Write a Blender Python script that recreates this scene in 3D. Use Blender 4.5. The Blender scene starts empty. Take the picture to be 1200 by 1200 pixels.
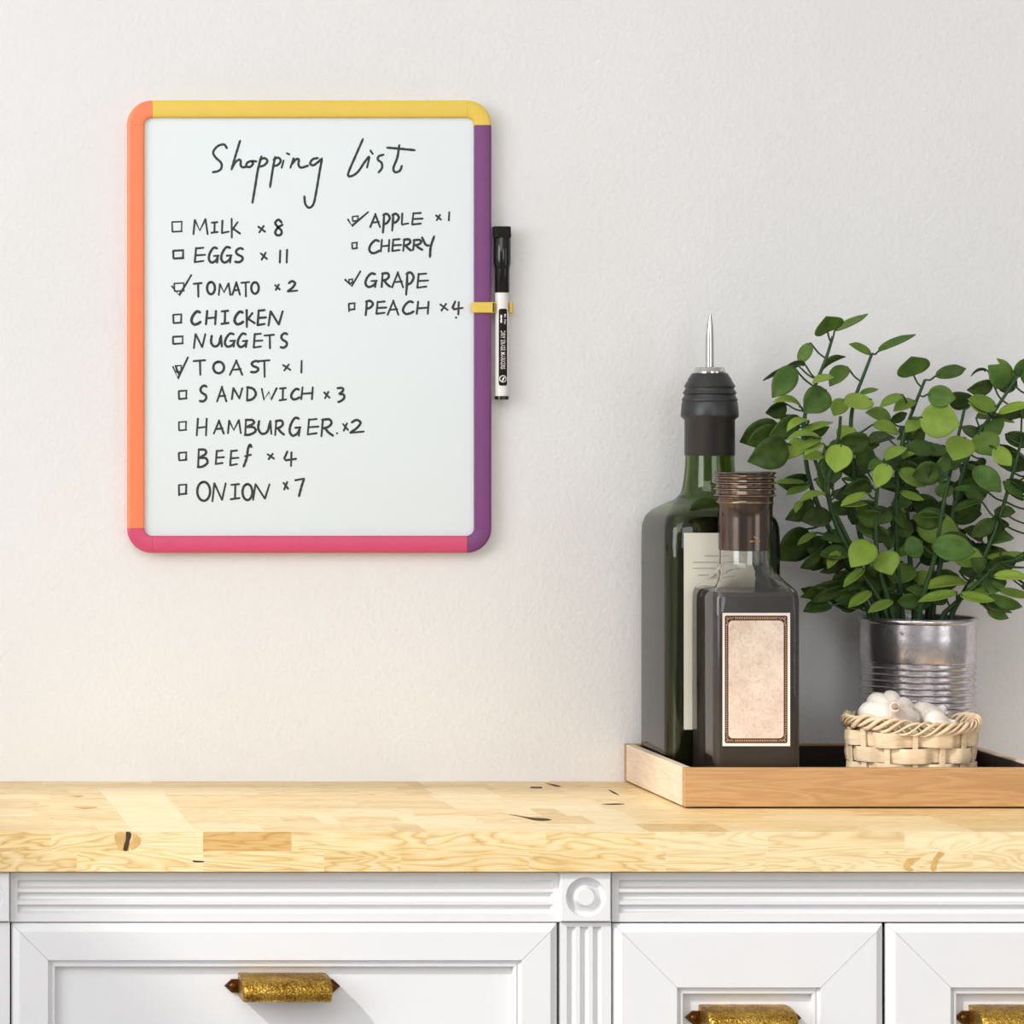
import bpy, bmesh, math, random
from mathutils import Vector, Matrix
random.seed(7)
R = math.radians
SC = bpy.context.scene
COL = SC.collection

# ------------------------------------------------------------------ camera, world, lights
CX, CY, CZ = -0.5687, -2.533, 1.197
FPX, VX, VY = 3800.0, -253.0, 470.0          # focal length in px, principal point in the 1200 frame
cam = bpy.data.cameras.new('camera'); co = bpy.data.objects.new('camera', cam); COL.objects.link(co)
co.location = (CX, CY, CZ); co.rotation_euler = (R(90), 0, 0)
cam.sensor_width = 36; cam.sensor_fit = 'HORIZONTAL'; cam.lens = 36 * FPX / 1200
cam.shift_x = (600 - VX) / 1200; cam.shift_y = -(600 - VY) / 1200
cam.clip_start = 0.05; cam.clip_end = 100
SC.camera = co

def P(px, py, Y):                              # the point of depth plane Y seen at a place of the photo
    z = Y - CY
    return Vector((CX + (px - VX) * z / FPX, Y, CZ - (py - VY) * z / FPX))

SC.view_settings.view_transform = 'Standard'; SC.view_settings.look = 'None'
SC.view_settings.gamma = 1; SC.view_settings.exposure = 0.06
SC.view_settings.use_curve_mapping = False

w = bpy.data.worlds.new('world'); SC.world = w; w.use_nodes = True
bg = w.node_tree.nodes['Background']
bg.inputs[0].default_value = (0.98, 0.99, 1.0, 1); bg.inputs[1].default_value = 0.28

def light(name, kind, loc, direction, energy, color=(1, 1, 1), **kw):
    d = bpy.data.lights.new(name, kind); d.energy = energy; d.color = color
    for k, v in kw.items(): setattr(d, k, v)
    o = bpy.data.objects.new(name, d); COL.objects.link(o); o.location = loc
    o.rotation_euler = Vector(direction).to_track_quat('-Z', 'Y').to_euler()
    return o
SUN = Vector((1.15, .85, -1.05)).normalized()
light('sun', 'SUN', (-3, -3, 4), SUN, 2.0, (1.0, 0.975, 0.93), angle=R(1.1))
light('window_daylight', 'AREA', (-2.62, -1.95, 1.75), (1, 0.55, -0.08), 41, (0.945, 0.975, 1.0), shape='RECTANGLE', size=1.4, size_y=1.5)
light('roof_light_sky', 'AREA', (-1.3, -2.5, 2.66), (0.35, 0.75, -0.8), 30, (0.945, 0.975, 1.0), shape='RECTANGLE', size=2.0, size_y=1.7)
light('front_fill', 'AREA', (.35, -4.3, 1.75), (0.05, 1, -0.14), 20, (0.945, 0.975, 1.0), shape='RECTANGLE', size=1.3, size_y=1.4)  # added fill lamp in front, no window there
light('side_fill', 'AREA', (2.3, -3.0, 1.45), (-0.75, 1, -0.1), 10, (0.96, 0.98, 1.0), shape='RECTANGLE', size=1.2, size_y=1.9)  # added fill lamp at the right, brightens the can and wall gap

# ------------------------------------------------------------------ helpers
def lin(c):
    return tuple(((v / 255) / 12.92 if v / 255 <= 0.04045 else ((v / 255 + 0.055) / 1.055) ** 2.4) for v in c) + (1,)

def tag(o, label=None, cat=None, group=None, kind=None):
    if label: o['label'] = label
    if cat: o['category'] = cat
    if group: o['group'] = group
    if kind: o['kind'] = kind
    return o

def empty(name, loc):
    o = bpy.data.objects.new(name, None); COL.objects.link(o); o.location = loc; o.empty_display_size = .02
    return o

class MB:
    def __init__(s): s.v = []; s.f = []; s.attr = []; s.mi = []; s.cur = (1, 1, 1, 1); s.m = 0
    def add(s, vs, fs):
        b = len(s.v); s.v += [Vector(v) for v in vs]
        for f in fs: s.f.append([b + i for i in f]); s.attr.append(s.cur); s.mi.append(s.m)
        return b
    def box(s, a, b, bev=0.0, seg=2):
        bm = bmesh.new(); bmesh.ops.create_cube(bm, size=1)
        a, b = Vector(a), Vector(b); c = (a + b) / 2; d = b - a
        for v in bm.verts: v.co = Vector((v.co.x * d.x, v.co.y * d.y, v.co.z * d.z)) + c
        if bev: bmesh.ops.bevel(bm, geom=bm.edges[:] + bm.verts[:], offset=bev, segments=seg, profile=.5, affect='EDGES')
        bm.normal_update(); bm.verts.index_update()
        s.add([v.co.copy() for v in bm.verts], [[v.index for v in f.verts] for f in bm.faces]); bm.free()
    def loft(s, rings, close=True, cap0=True, cap1=True):
        n = len(rings[0]); vs = [p for r in rings for p in r]; fs = []
        for i in range(len(rings) - 1):
            for j in range(n if close else n - 1):
                k = (j + 1) % n
                fs.append([i * n + j, i * n + k, (i + 1) * n + k, (i + 1) * n + j])
        if cap0: fs.append(list(range(n))[::-1])
        if cap1: fs.append([(len(rings) - 1) * n + j for j in range(n)])
        return s.add(vs, fs)
    def lathe(s, c, prof, n=48, cap0=True, cap1=True):     # prof: (radius, height)
        rings = [[Vector((c[0] + r * math.cos(2 * math.pi * j / n), c[1] + r * math.sin(2 * math.pi * j / n), c[2] + z)) for j in range(n)] for r, z in prof]
        s.loft(rings, True, cap0, cap1)
    def tube(s, pts, rad, n=8):
        pts = [Vector(p) for p in pts]; rings = []; up = Vector((0.3, 1, 0.2)).normalized()
        for i, p in enumerate(pts):
            t = (pts[min(i + 1, len(pts) - 1)] - pts[max(i - 1, 0)]).normalized()
            a = t.cross(up)
            if a.length < 1e-4: a = t.cross(Vector((1, 0, 0)))
            a.normalize(); b = t.cross(a); r = rad[i] if isinstance(rad, (list, tuple)) else rad
            rings.append([p + r * (a * math.cos(2 * math.pi * j / n) + b * math.sin(2 * math.pi * j / n)) for j in range(n)])
        s.loft(rings)
    def sphere(s, c, r, n=12, m=8, sc=(1, 1, 1)):
        rings = []
        for i in range(m + 1):
            a = -math.pi / 2 + math.pi * (i + .02 if i == 0 else i - .02 if i == m else i) / m
            rings.append([Vector((c[0] + sc[0] * r * math.cos(a) * math.cos(2 * math.pi * j / n), c[1] + sc[1] * r * math.cos(a) * math.sin(2 * math.pi * j / n), c[2] + sc[2] * r * math.sin(a))) for j in range(n)])
        s.loft(rings)
    def build(s, name, mat, parent=None, smooth=False, loc=None, attr=None, recalc=True, ang=35):
        me = bpy.data.meshes.new(name)
        off = Vector((0, 0, 0))
        if parent is not None:
            p = parent
            while p is not None: off += p.location; p = p.parent
        org = Vector(loc) - off if loc is not None else Vector((0, 0, 0))
        me.from_pydata([v - off - org for v in s.v], [], s.f)
        for m in (mat if isinstance(mat, (list, tuple)) else [mat]): me.materials.append(m)
        me.polygons.foreach_set('material_index', s.mi)
        if attr:
            at = me.attributes.new(attr, 'FLOAT_COLOR', 'FACE')
            for i, c in enumerate(s.attr): at.data[i].color = c
        if recalc:
            bm = bmesh.new(); bm.from_mesh(me); bmesh.ops.recalc_face_normals(bm, faces=bm.faces[:]); bm.to_mesh(me); bm.free()
        if smooth:
            me.shade_smooth()
            bm = bmesh.new(); bm.from_mesh(me)
            for e in bm.edges: e.smooth = len(e.link_faces) != 2 or e.calc_face_angle(0) < R(ang)
            bm.to_mesh(me); bm.free()
        me.update()
        o = bpy.data.objects.new(name, me); COL.objects.link(o); o.location = org
        if parent is not None: o.parent = parent
        return o

def rrect(cx, cy, z, hw, hd, r, n=8):
    r = min(r, hw, hd); out = []
    for q, (sx, sy) in enumerate(((1, 1), (-1, 1), (-1, -1), (1, -1))):
        for i in range(n + 1):
            a = math.pi / 2 * (q + i / n)
            out.append(Vector((cx + sx * (hw - r) + r * math.cos(a), cy + sy * (hd - r) + r * math.sin(a), z)))
    return out

def catmull(pts, k=6):
    if len(pts) < 3: return [Vector(p) for p in pts]
    p = [Vector(q) for q in pts]; p = [2 * p[0] - p[1]] + p + [2 * p[-1] - p[-2]]; out = []
    for i in range(1, len(p) - 2):
        for j in range(k):
            t = j / k
            out.append(.5 * ((2 * p[i]) + (p[i + 1] - p[i - 1]) * t + (2 * p[i - 1] - 5 * p[i] + 4 * p[i + 1] - p[i + 2]) * t * t + (3 * p[i] - p[i - 1] - 3 * p[i + 1] + p[i + 2]) * t ** 3))
    out.append(p[-2]); return out

# ------------------------------------------------------------------ materials
class NT:
    def __init__(s, name):
        s.m = bpy.data.materials.new(name); s.m.use_nodes = True; s.t = s.m.node_tree
        s.b = s.t.nodes['Principled BSDF']; s.out = s.t.nodes['Material Output']
    def n(s, typ, **kw):
        x = s.t.nodes.new(typ)
        for k, v in kw.items(): setattr(x, k, v)
        return x
    def l(s, a, b): s.t.links.new(a, b)
    def coord(s, scale=(1, 1, 1), rot=(0, 0, 0)):
        c = s.n('ShaderNodeTexCoord'); m = s.n('ShaderNodeMapping'); m.inputs['Scale'].default_value = scale; m.inputs['Rotation'].default_value = rot
        s.l(c.outputs['Object'], m.inputs[0]); return m.outputs[0]
    def noise(s, vec, scale, detail=4, rough=.55, dist=0):
        x = s.n('ShaderNodeTexNoise'); x.inputs['Scale'].default_value = scale; x.inputs['Detail'].default_value = detail
        x.inputs['Roughness'].default_value = rough; x.inputs['Distortion'].default_value = dist
        if vec is not None: s.l(vec, x.inputs['Vector'])
        return x.outputs['Fac']
    def ramp(s, fac, stops):
        x = s.n('ShaderNodeValToRGB'); e = x.color_ramp.elements
        e[0].position, e[0].color = stops[0]; e[1].position, e[1].color = stops[-1]
        for p, c in stops[1:-1]:
            q = e.new(p); q.color = c
        s.l(fac, x.inputs[0]); return x.outputs[0]
    def mix(s, fac, a, b, mode='MIX'):
        x = s.n('ShaderNodeMix', data_type='RGBA', blend_type=mode)
        for sock, v in ((x.inputs[0], fac), (x.inputs[6], a), (x.inputs[7], b)):
            if isinstance(v, (int, float)): sock.default_value = v
            elif isinstance(v, tuple): sock.default_value = v
            else: s.l(v, sock)
        return x.outputs[2]
    def bump(s, h, strength=.3, dist=.001):
        x = s.n('ShaderNodeBump'); x.inputs['Strength'].default_value = strength; x.inputs['Distance'].default_value = dist
        s.l(h, x.inputs['Height']); s.l(x.outputs[0], s.b.inputs['Normal'])
    def set(s, **kw):
        for k, v in kw.items():
            k = {'base': 'Base Color', 'rough': 'Roughness', 'metal': 'Metallic', 'trans': 'Transmission Weight', 'ior': 'IOR', 'spec': 'Specular IOR Level', 'coat': 'Coat Weight', 'sss': 'Subsurface Weight'}[k]
            if isinstance(v, (int, float, tuple)): s.b.inputs[k].default_value = v
            else: s.l(v, s.b.inputs[k])
        return s
def plain(name, rgb, rough=.5, metal=0, spec=.5, var=.04, scale=60, bump=0, coat=0):
    t = NT(name); c = lin(rgb); v = t.coord(); f = t.noise(v, scale, 3)
    d = tuple(x * (1 - var) for x in c[:3]) + (1,); e = tuple(min(1, x * (1 + var)) for x in c[:3]) + (1,)
    t.set(base=t.ramp(f, [(.3, d), (.7, e)]), rough=rough, metal=metal, spec=spec, coat=coat)
    if bump: t.bump(t.noise(v, scale * 4, 4), bump, .0006)
    return t.m

t = NT('painted_plaster'); v = t.coord()
f1 = t.noise(v, 6, 3); f2 = t.noise(v, 230, 4, .55)
t.set(base=t.ramp(f1, [(.3, lin((231, 229, 228))), (.7, lin((234, 232, 231)))]), rough=.75, spec=.3)
t.bump(f2, .6, .0011); M_WALL = t.m
M_CEIL = plain('ceiling_paint', (238, 236, 232), .8)
t = NT('floor_boards'); v = t.coord((1, 6, 1))
t.set(base=t.ramp(t.noise(v, 4, 5), [(.3, lin((150, 140, 130))), (.7, lin((172, 163, 153)))]), rough=.45); M_FLOOR = t.m

def wood(name, dark, mid, light, along=(1, 1, 1), scale=9, rough=.42, attr=None, contrast=1.0, bumpy=.12, freq=46, sharp=1.0):
    t = NT(name); c = t.n('ShaderNodeTexCoord'); m = t.n('ShaderNodeMapping'); m.inputs['Scale'].default_value = along
    t.l(c.outputs['Object'], m.inputs[0]); vec = m.outputs[0]
    if attr:
        a = t.n('ShaderNodeAttribute', attribute_name=attr); sep = t.n('ShaderNodeSeparateColor'); t.l(a.outputs['Color'], sep.inputs[0])
        sc = t.n('ShaderNodeVectorMath', operation='SCALE'); sc.inputs['Scale'].default_value = 17.0
        t.l(a.outputs['Color'], sc.inputs[0]); ad = t.n('ShaderNodeVectorMath', operation='ADD')
        t.l(vec, ad.inputs[0]); t.l(sc.outputs[0], ad.inputs[1]); vec = ad.outputs[0]
    big = t.noise(vec, scale, 3, .5, .6)
    wv = t.n('ShaderNodeMath', operation='MULTIPLY'); wv.inputs[1].default_value = freq; t.l(big, wv.inputs[0])
    sn = t.n('ShaderNodeMath', operation='SINE'); t.l(wv.outputs[0], sn.inputs[0])
    mr = t.n('ShaderNodeMapRange'); mr.inputs['From Min'].default_value = -1; mr.inputs['From Max'].default_value = 1; t.l(sn.outputs[0], mr.inputs[0])
    pw = t.n('ShaderNodeMath', operation='POWER'); pw.inputs[1].default_value = sharp; t.l(mr.outputs[0], pw.inputs[0]); mr = pw
    vm = t.n('ShaderNodeVectorMath', operation='MULTIPLY'); vm.inputs[1].default_value = (1, 3, 3); t.l(vec, vm.inputs[0])
    fine = t.noise(vm.outputs[0], scale * 6, 7, .72, .1)
    x = t.mix(.68, mr.outputs[0], fine); x = t.mix(.35, x, big)
    lo, hi = .5 - .28 / contrast, .5 + .25 / contrast
    colr = t.ramp(x, [(lo, lin(dark)), (.5, lin(mid)), (hi, lin(light))])
    if attr:
        mul = t.ramp(sep.outputs[0], [(0, (.80, .60, .34, 1)), (.35, (.76, .66, .50, 1)), (.7, (1, .97, .93, 1)), (.85, (1, 1, 1, 1)), (1, (1.0, 1.0, 1.0, 1))])
        colr = t.mix(1.0, colr, mul, 'MULTIPLY')
        pal = t.ramp(sep.outputs[0], [(.72, (0, 0, 0, 1)), (1, (1, 1, 1, 1))])
        colr = t.mix(pal, colr, t.mix(.6, colr, lin((243, 226, 188))))
    t.set(base=colr, rough=rough, spec=.4)
    t.bump(fine, bumpy, .0004)
    return t.m
M_TOP = wood('butcher_block_oak', (188, 142, 74), (230, 202, 146), (247, 230, 192), (1, 8, 8), 5, .4, 'stave', 1.1, .12, 110, .45)
M_TRAYLIT = wood('lit_tray_oak', (206, 180, 154), (226, 204, 180), (236, 216, 194), (6, 1, 13), 5, .5, None, .7, .12, 60)  # paler copy of the tray oak, light on the side boards painted in
M_TRAY = wood('tray_oak', (156, 114, 72), (184, 142, 96), (202, 162, 118), (1, 10, 13), 5, .5, None, .7, .12, 60)
M_TRAYD = wood('dark_stained_wood', (34, 24, 20), (48, 35, 29), (60, 45, 37), (1, 6, 6), 9, .5)
M_KNOT = plain('dark_knot', (66, 42, 24), .7, var=.3, scale=200)
M_KNOTR = plain('knot_ring', (214, 172, 104), .6, var=.15, scale=150)
M_WHITE = plain('white_lacquer', (223, 222, 223), .38, var=.008, scale=20)

t = NT('antique_brass'); v = t.coord((1, 1, 1))
vo = t.n('ShaderNodeTexVoronoi'); vo.inputs['Scale'].default_value = 620; t.l(v, vo.inputs['Vector'])
f = t.noise(v, 70, 6, .7); g = t.noise(v, 700, 3)
mx = t.mix(.5, f, g)
t.set(base=t.ramp(mx, [(.36, lin((96, 66, 24))), (.5, lin((176, 136, 54))), (.62, lin((216, 184, 96)))]), metal=.95, rough=t.ramp(f, [(.3, (.42,) * 3 + (1,)), (.7, (.28,) * 3 + (1,))]))
t.bump(vo.outputs['Distance'], .55, .0009); M_BRASS = t.m
M_BRASSD = plain('dark_brass', (96, 62, 28), .38, .9, var=.25, scale=300, bump=.2)

M_BOARD = plain('whiteboard_enamel', (225, 231, 232), .22, var=.006, scale=8)
M_INK = plain('dry_marker_ink', (52, 52, 52), .6, var=.25, scale=260)
M_ORANGE = plain('orange_plastic', (250, 133, 84), .38, var=.02)
M_YELLOW = plain('yellow_plastic', (234, 199, 78), .38, var=.02)
M_PURPLE = plain('purple_plastic', (120, 60, 117), .38, var=.02)
M_PINK = plain('pink_plastic', (212, 74, 112), .38, var=.02)
M_BLACKP = plain('glossy_black_plastic', (16, 14, 14), .16, var=.1)
M_FELT_GAP = plain('black_felt_gap_shade', (18, 14, 13), .9, var=.2, scale=400, bump=.5)
M_WHITEP = plain('white_plastic', (236, 230, 226), .3, var=.01)

def glass(name, rgb, rough=0.0):
    t = NT(name); t.set(base=lin(rgb), rough=rough, trans=1.0, ior=1.46, spec=.5)
    f = t.noise(t.coord(), 14, 2); t.bump(f, .04, .001); return t.m
M_GGREEN = glass('green_glass', (138, 158, 84))
M_GCLEAR = glass('clear_glass', (246, 246, 243))
M_OIL = plain('dark_oil', (38, 36, 33), .25, var=.05)
M_SYRUP = plain('dark_liquid', (66, 56, 52), .25, var=.05)
M_RUBBER = plain('black_rubber', (43, 43, 44), .38, var=.05, scale=90)
M_STEEL = plain('polished_steel', (205, 203, 200), .16, 1.0, var=.02)
t = NT('bronze_foil'); f = t.noise(t.coord((1, 1, .4)), 60, 4)
t.set(base=t.ramp(f, [(.3, lin((98, 88, 80))), (.7, lin((110, 98, 88)))]), metal=.95, rough=.15); M_FOIL = t.m
M_COPPER = plain('copper_edge', (182, 138, 100), .35, .9, var=.08)
t = NT('aged_parchment'); v = t.coord(); f = t.noise(v, 55, 6, .7); g = t.noise(v, 480, 4, .7)
c1 = t.ramp(f, [(.3, lin((208, 184, 164))), (.7, lin((234, 216, 200)))]); c2 = t.ramp(g, [(.25, lin((186, 164, 146))), (.5, (1, 1, 1, 1))])
t.set(base=t.mix(.5, c1, t.mix(1, c1, c2, 'MULTIPLY')), rough=.7); M_PARCH = t.m
M_PAPER = plain('cream_paper', (232, 226, 210), .7, var=.02)
M_PAPERP = plain('pale_label_paper', (236, 224, 214), .7, var=.02)
M_BORD = plain('brown_print', (78, 42, 24), .6, var=.3, scale=500)
M_BORDL = plain('tan_print', (208, 168, 128), .6, var=.1, scale=500)
M_SCRIPT = plain('faded_brown_ink', (160, 148, 128), .7)

t = NT('worn_tin'); v = t.coord((1, 1, 1)); f = t.noise(v, 38, 6, .7, .4); g = t.noise(v, 210, 5, .7)
mx = t.mix(.5, f, g)
t.set(base=t.ramp(mx, [(.34, lin((112, 104, 104))), (.42, lin((204, 196, 198))), (.6, lin((228, 222, 224)))]), metal=.92, rough=t.ramp(f, [(.3, (.32,) * 3 + (1,)), (.7, (.15,) * 3 + (1,))]))
t.bump(g, .08, .0005); M_TIN = t.m
M_SOIL = plain('potting_soil', (38, 30, 24), .95, var=.5, scale=300, bump=.8)
M_STEM = plain('green_stem', (40, 72, 30), .5, var=.15, scale=80)
t = NT('leaf'); v = t.coord(); a = t.n('ShaderNodeAttribute', attribute_name='leafcol'); sp = t.n('ShaderNodeSeparateColor'); t.l(a.outputs['Color'], sp.inputs[0])
cr = t.ramp(sp.outputs[0], [(0, lin((24, 42, 20))), (.5, lin((64, 100, 38))), (1, lin((146, 172, 64)))])  # dark end also paints in the shade on back and inner leaves
f = t.noise(v, 110, 4, .6)
cr = t.mix(.2, cr, t.ramp(f, [(.3, lin((60, 90, 30))), (.7, lin((150, 172, 76)))]))
t.set(base=cr, rough=.5, spec=.25)
tr = t.n('ShaderNodeBsdfTranslucent'); t.l(t.mix(1, cr, (1.0, 1.0, .5, 1), 'MULTIPLY'), tr.inputs[0])
ms = t.n('ShaderNodeMixShader'); ms.inputs[0].default_value = .08; t.l(t.b.outputs[0], ms.inputs[1]); t.l(tr.outputs[0], ms.inputs[2]); t.l(ms.outputs[0], t.out.inputs[0])
M_LEAF = t.m
t = NT('woven_chip_wood'); v = t.coord((1, 1, 5)); f = t.noise(v, 60, 5, .65)
t.set(base=t.ramp(f, [(.3, lin((204, 176, 140))), (.7, lin((230, 208, 176)))]), rough=.6); t.bump(f, .2, .0005); M_WICKER = t.m
t = NT('garlic_skin'); v = t.coord((1, 1, .3)); f = t.noise(v, 130, 5, .6); g = t.noise(v, 26, 3)
t.set(base=t.mix(t.ramp(g, [(.5, (0, 0, 0, 1)), (.75, (.5, .5, .5, 1))]), t.ramp(f, [(.3, lin((214, 202, 190))), (.7, lin((236, 228, 220)))]), lin((206, 178, 160))), rough=.5, sss=.1); t.bump(f, .25, .0006); M_GARLIC = t.m
M_GARLICD = plain('dry_garlic_stalk', (176, 150, 126), .8, var=.2, scale=300)

# ------------------------------------------------------------------ room shell
def struct(name, m, mat):
    return tag(m.build(name, mat), kind='structure')
m = MB(); m.box((-2.8, 0, 0), (3.2, .12, 2.7)); struct('wall_back', m, M_WALL)
m = MB(); m.box((-2.92, -4.6, -.1), (3.2, .12, 0)); struct('floor', m, M_FLOOR)
# left wall with its window opening
wy0, wy1, wz0, wz1 = -2.70, -1.20, 1.0, 2.5
m = MB(); m.box((-2.92, -4.6, 0), (-2.8, wy0, 2.7)); m.box((-2.92, wy1, 0), (-2.8, .12, 2.7)); m.box((-2.92, wy0, 0), (-2.8, wy1, wz0)); m.box((-2.92, wy0, wz1), (-2.8, wy1, 2.7))
struct('wall_left', m, M_WALL)
m = MB(); 
for y in (wy0, (wy0 + wy1) / 2 - .025, wy1 - .05): m.box((-2.89, y, wz0), (-2.83, y + .05, wz1), .004)
for z in (wz0, wz1 - .05): m.box((-2.89, wy0, z), (-2.83, wy1, z + .05), .004)
struct('window_1', m, M_WHITE)
# ceiling; unseen roof opening shaped to bound the sun patch on the worktop
rx0, rx1, ry0, ry1 = -2.50, -.2, -3.4, -1.525
m = MB(); m.box((-2.92, -4.6, 2.7), (rx0, .12, 2.8)); m.box((rx1, -4.6, 2.7), (3.2, .12, 2.8)); m.box((rx0, ry1, 2.7), (rx1, .12, 2.8)); m.box((rx0, -4.6, 2.7), (rx1, ry0, 2.8))
struct('ceiling', m, M_CEIL)

# ------------------------------------------------------------------ cabinet
YF = -.290                                     # plane of the drawer fronts
def PF(px, py, y=YF): return P(px, py, y)
CT = .900                                      # worktop surface
UND = PF(0, 1021.6, -.297).z                   # underside of the worktop
xL = PF(-49, 0).x; xR = PF(1422, 0).x
cab = empty('sideboard', ((xL + xR) / 2, -.15, 0))
tag(cab, 'white panelled base cabinet with fluted trim and brass cup handles under the wooden worktop', 'cabinet')
YB = -.262
m = MB(); m.box((xL, YB, .08), (xR, -.004, UND - .001)); m.m = 1; m.box((xL + .003, YB - .0008, .082), (xR - .003, YB + .001, UND - .003)); m.m = 0; m.box((xL + .02, YB + .03, 0), (xR - .02, -.02, .08)); m.build('cabinet_body', [M_WHITE, M_FELT_GAP], cab)  # black sheet behind the drawers paints in the shade of the gaps

def flute_strip(m, a, b, axis, yfront, depth, centers, half, ends=None):
    """board with round-bottomed grooves: a, b = (x0,z0),(x1,z1); grooves run along axis"""
    x0, z0 = a; x1, z1 = b
    lo, hi = (z0, z1) if axis == 'x' else (x0, x1)
    prof = [(lo, 0)]
    for c in sorted(centers):
        for k in range(9):
            s = math.pi * k / 8
            prof.append((c - half * math.cos(s), depth * math.sin(s) ** .8 if 0 < k < 8 else 0))
    prof.append((hi, 0))
    e0, e1 = ends
    def pt(u, t, d):
        return Vector((t, yfront + d, u)) if axis == 'x' else Vector((u, yfront + d, t))
    l0, l1 = (x0, x1) if axis == 'x' else (z0, z1)
    rows = [[pt(u, l0, 0) for u, d in prof], [pt(u, e0, 0) for u, d in prof], [pt(u, e0 + .0015, d) for u, d in prof], [pt(u, e1 - .0015, d) for u, d in prof], [pt(u, e1, 0) for u, d in prof], [pt(u, l1, 0) for u, d in prof]]
    m.loft(rows, close=False, cap0=False, cap1=False)
    # sides back to the carcass
    A, B, Cc, D = pt(lo, l0, 0), pt(hi, l0, 0), pt(hi, l1, 0), pt(lo, l1, 0)
    back = [Vector((q.x, YB + .002, q.z)) for q in (A, B, Cc, D)]
    m.add([A, B, Cc, D] + back, [[0, 1, 5, 4], [1, 2, 6, 5], [2, 3, 7, 6], [3, 0, 4, 7], [4, 5, 6, 7]])

def frieze(px0, px1):
    y = -.2865; a = PF(px0, 1080.3, y); b = PF(px1, 1022, y); m = MB()
    cs = [PF(0, v, y).z for v in (1036.5, 1050.8, 1065.3)]
    flute_strip(m, (a.x, a.z), (b.x, b.z - .0003), 'x', y, .0032, cs, .0031, (a.x + .0048, b.x - .0048))
    m.build('fluted_rail', M_WHITE, cab, smooth=True, ang=50)
def pilaster(px0, px1):
    m = MB(); y = -.2925; a = PF(px0, 1080.6, y); b = PF(px1, 1022, y)
    cx, cz = (a.x + b.x) / 2, (a.z + b.z) / 2; hw = (b.x - a.x) / 2; hz = (b.z - a.z) / 2 - .0002
    n = 48
    def ring(r, d): return [Vector((cx + r * math.cos(2 * math.pi * j / n), y + d, cz + r * math.sin(2 * math.pi * j / n))) for j in range(n)]
    def sq(d, e=0):
        out = []
        for j in range(n):
            c, s = math.cos(2 * math.pi * j / n), math.sin(2 * math.pi * j / n); k = max(abs(c), abs(s))
            out.append(Vector((cx + (hw - e) * c / k, y + d, cz + (hz - e) * s / k)))
        return out
    px = 1 / 1692.
    m.loft([sq(YB + .002 - y), sq(.0008), sq(0, .0008), ring(23.5 * px, 0), ring(22.5 * px, .004), ring(19 * px, .0058), ring(14.5 * px, .0052), ring(11.5 * px, .003), ring(10.8 * px, .0008), ring(9.8 * px, 0)], True, True, True)
    m.build('rosette_block', M_WHITE, cab, smooth=True, ang=40)
    y = -.2885; m = MB(); a = PF(px0, 1400, y); b = PF(px1, 1081, y); a.z = .085
    cs = [PF((px0 + px1) / 2 + d, 0, y).x for d in (-17.2, -1.8, 13.2)]
    flute_strip(m, (a.x, a.z), (b.x, b.z), 'z', y, .0034, cs, .0031, (a.z + .02, b.z - .0028))
    m.build('fluted_pilaster', M_WHITE, cab, smooth=True, ang=50)

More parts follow.
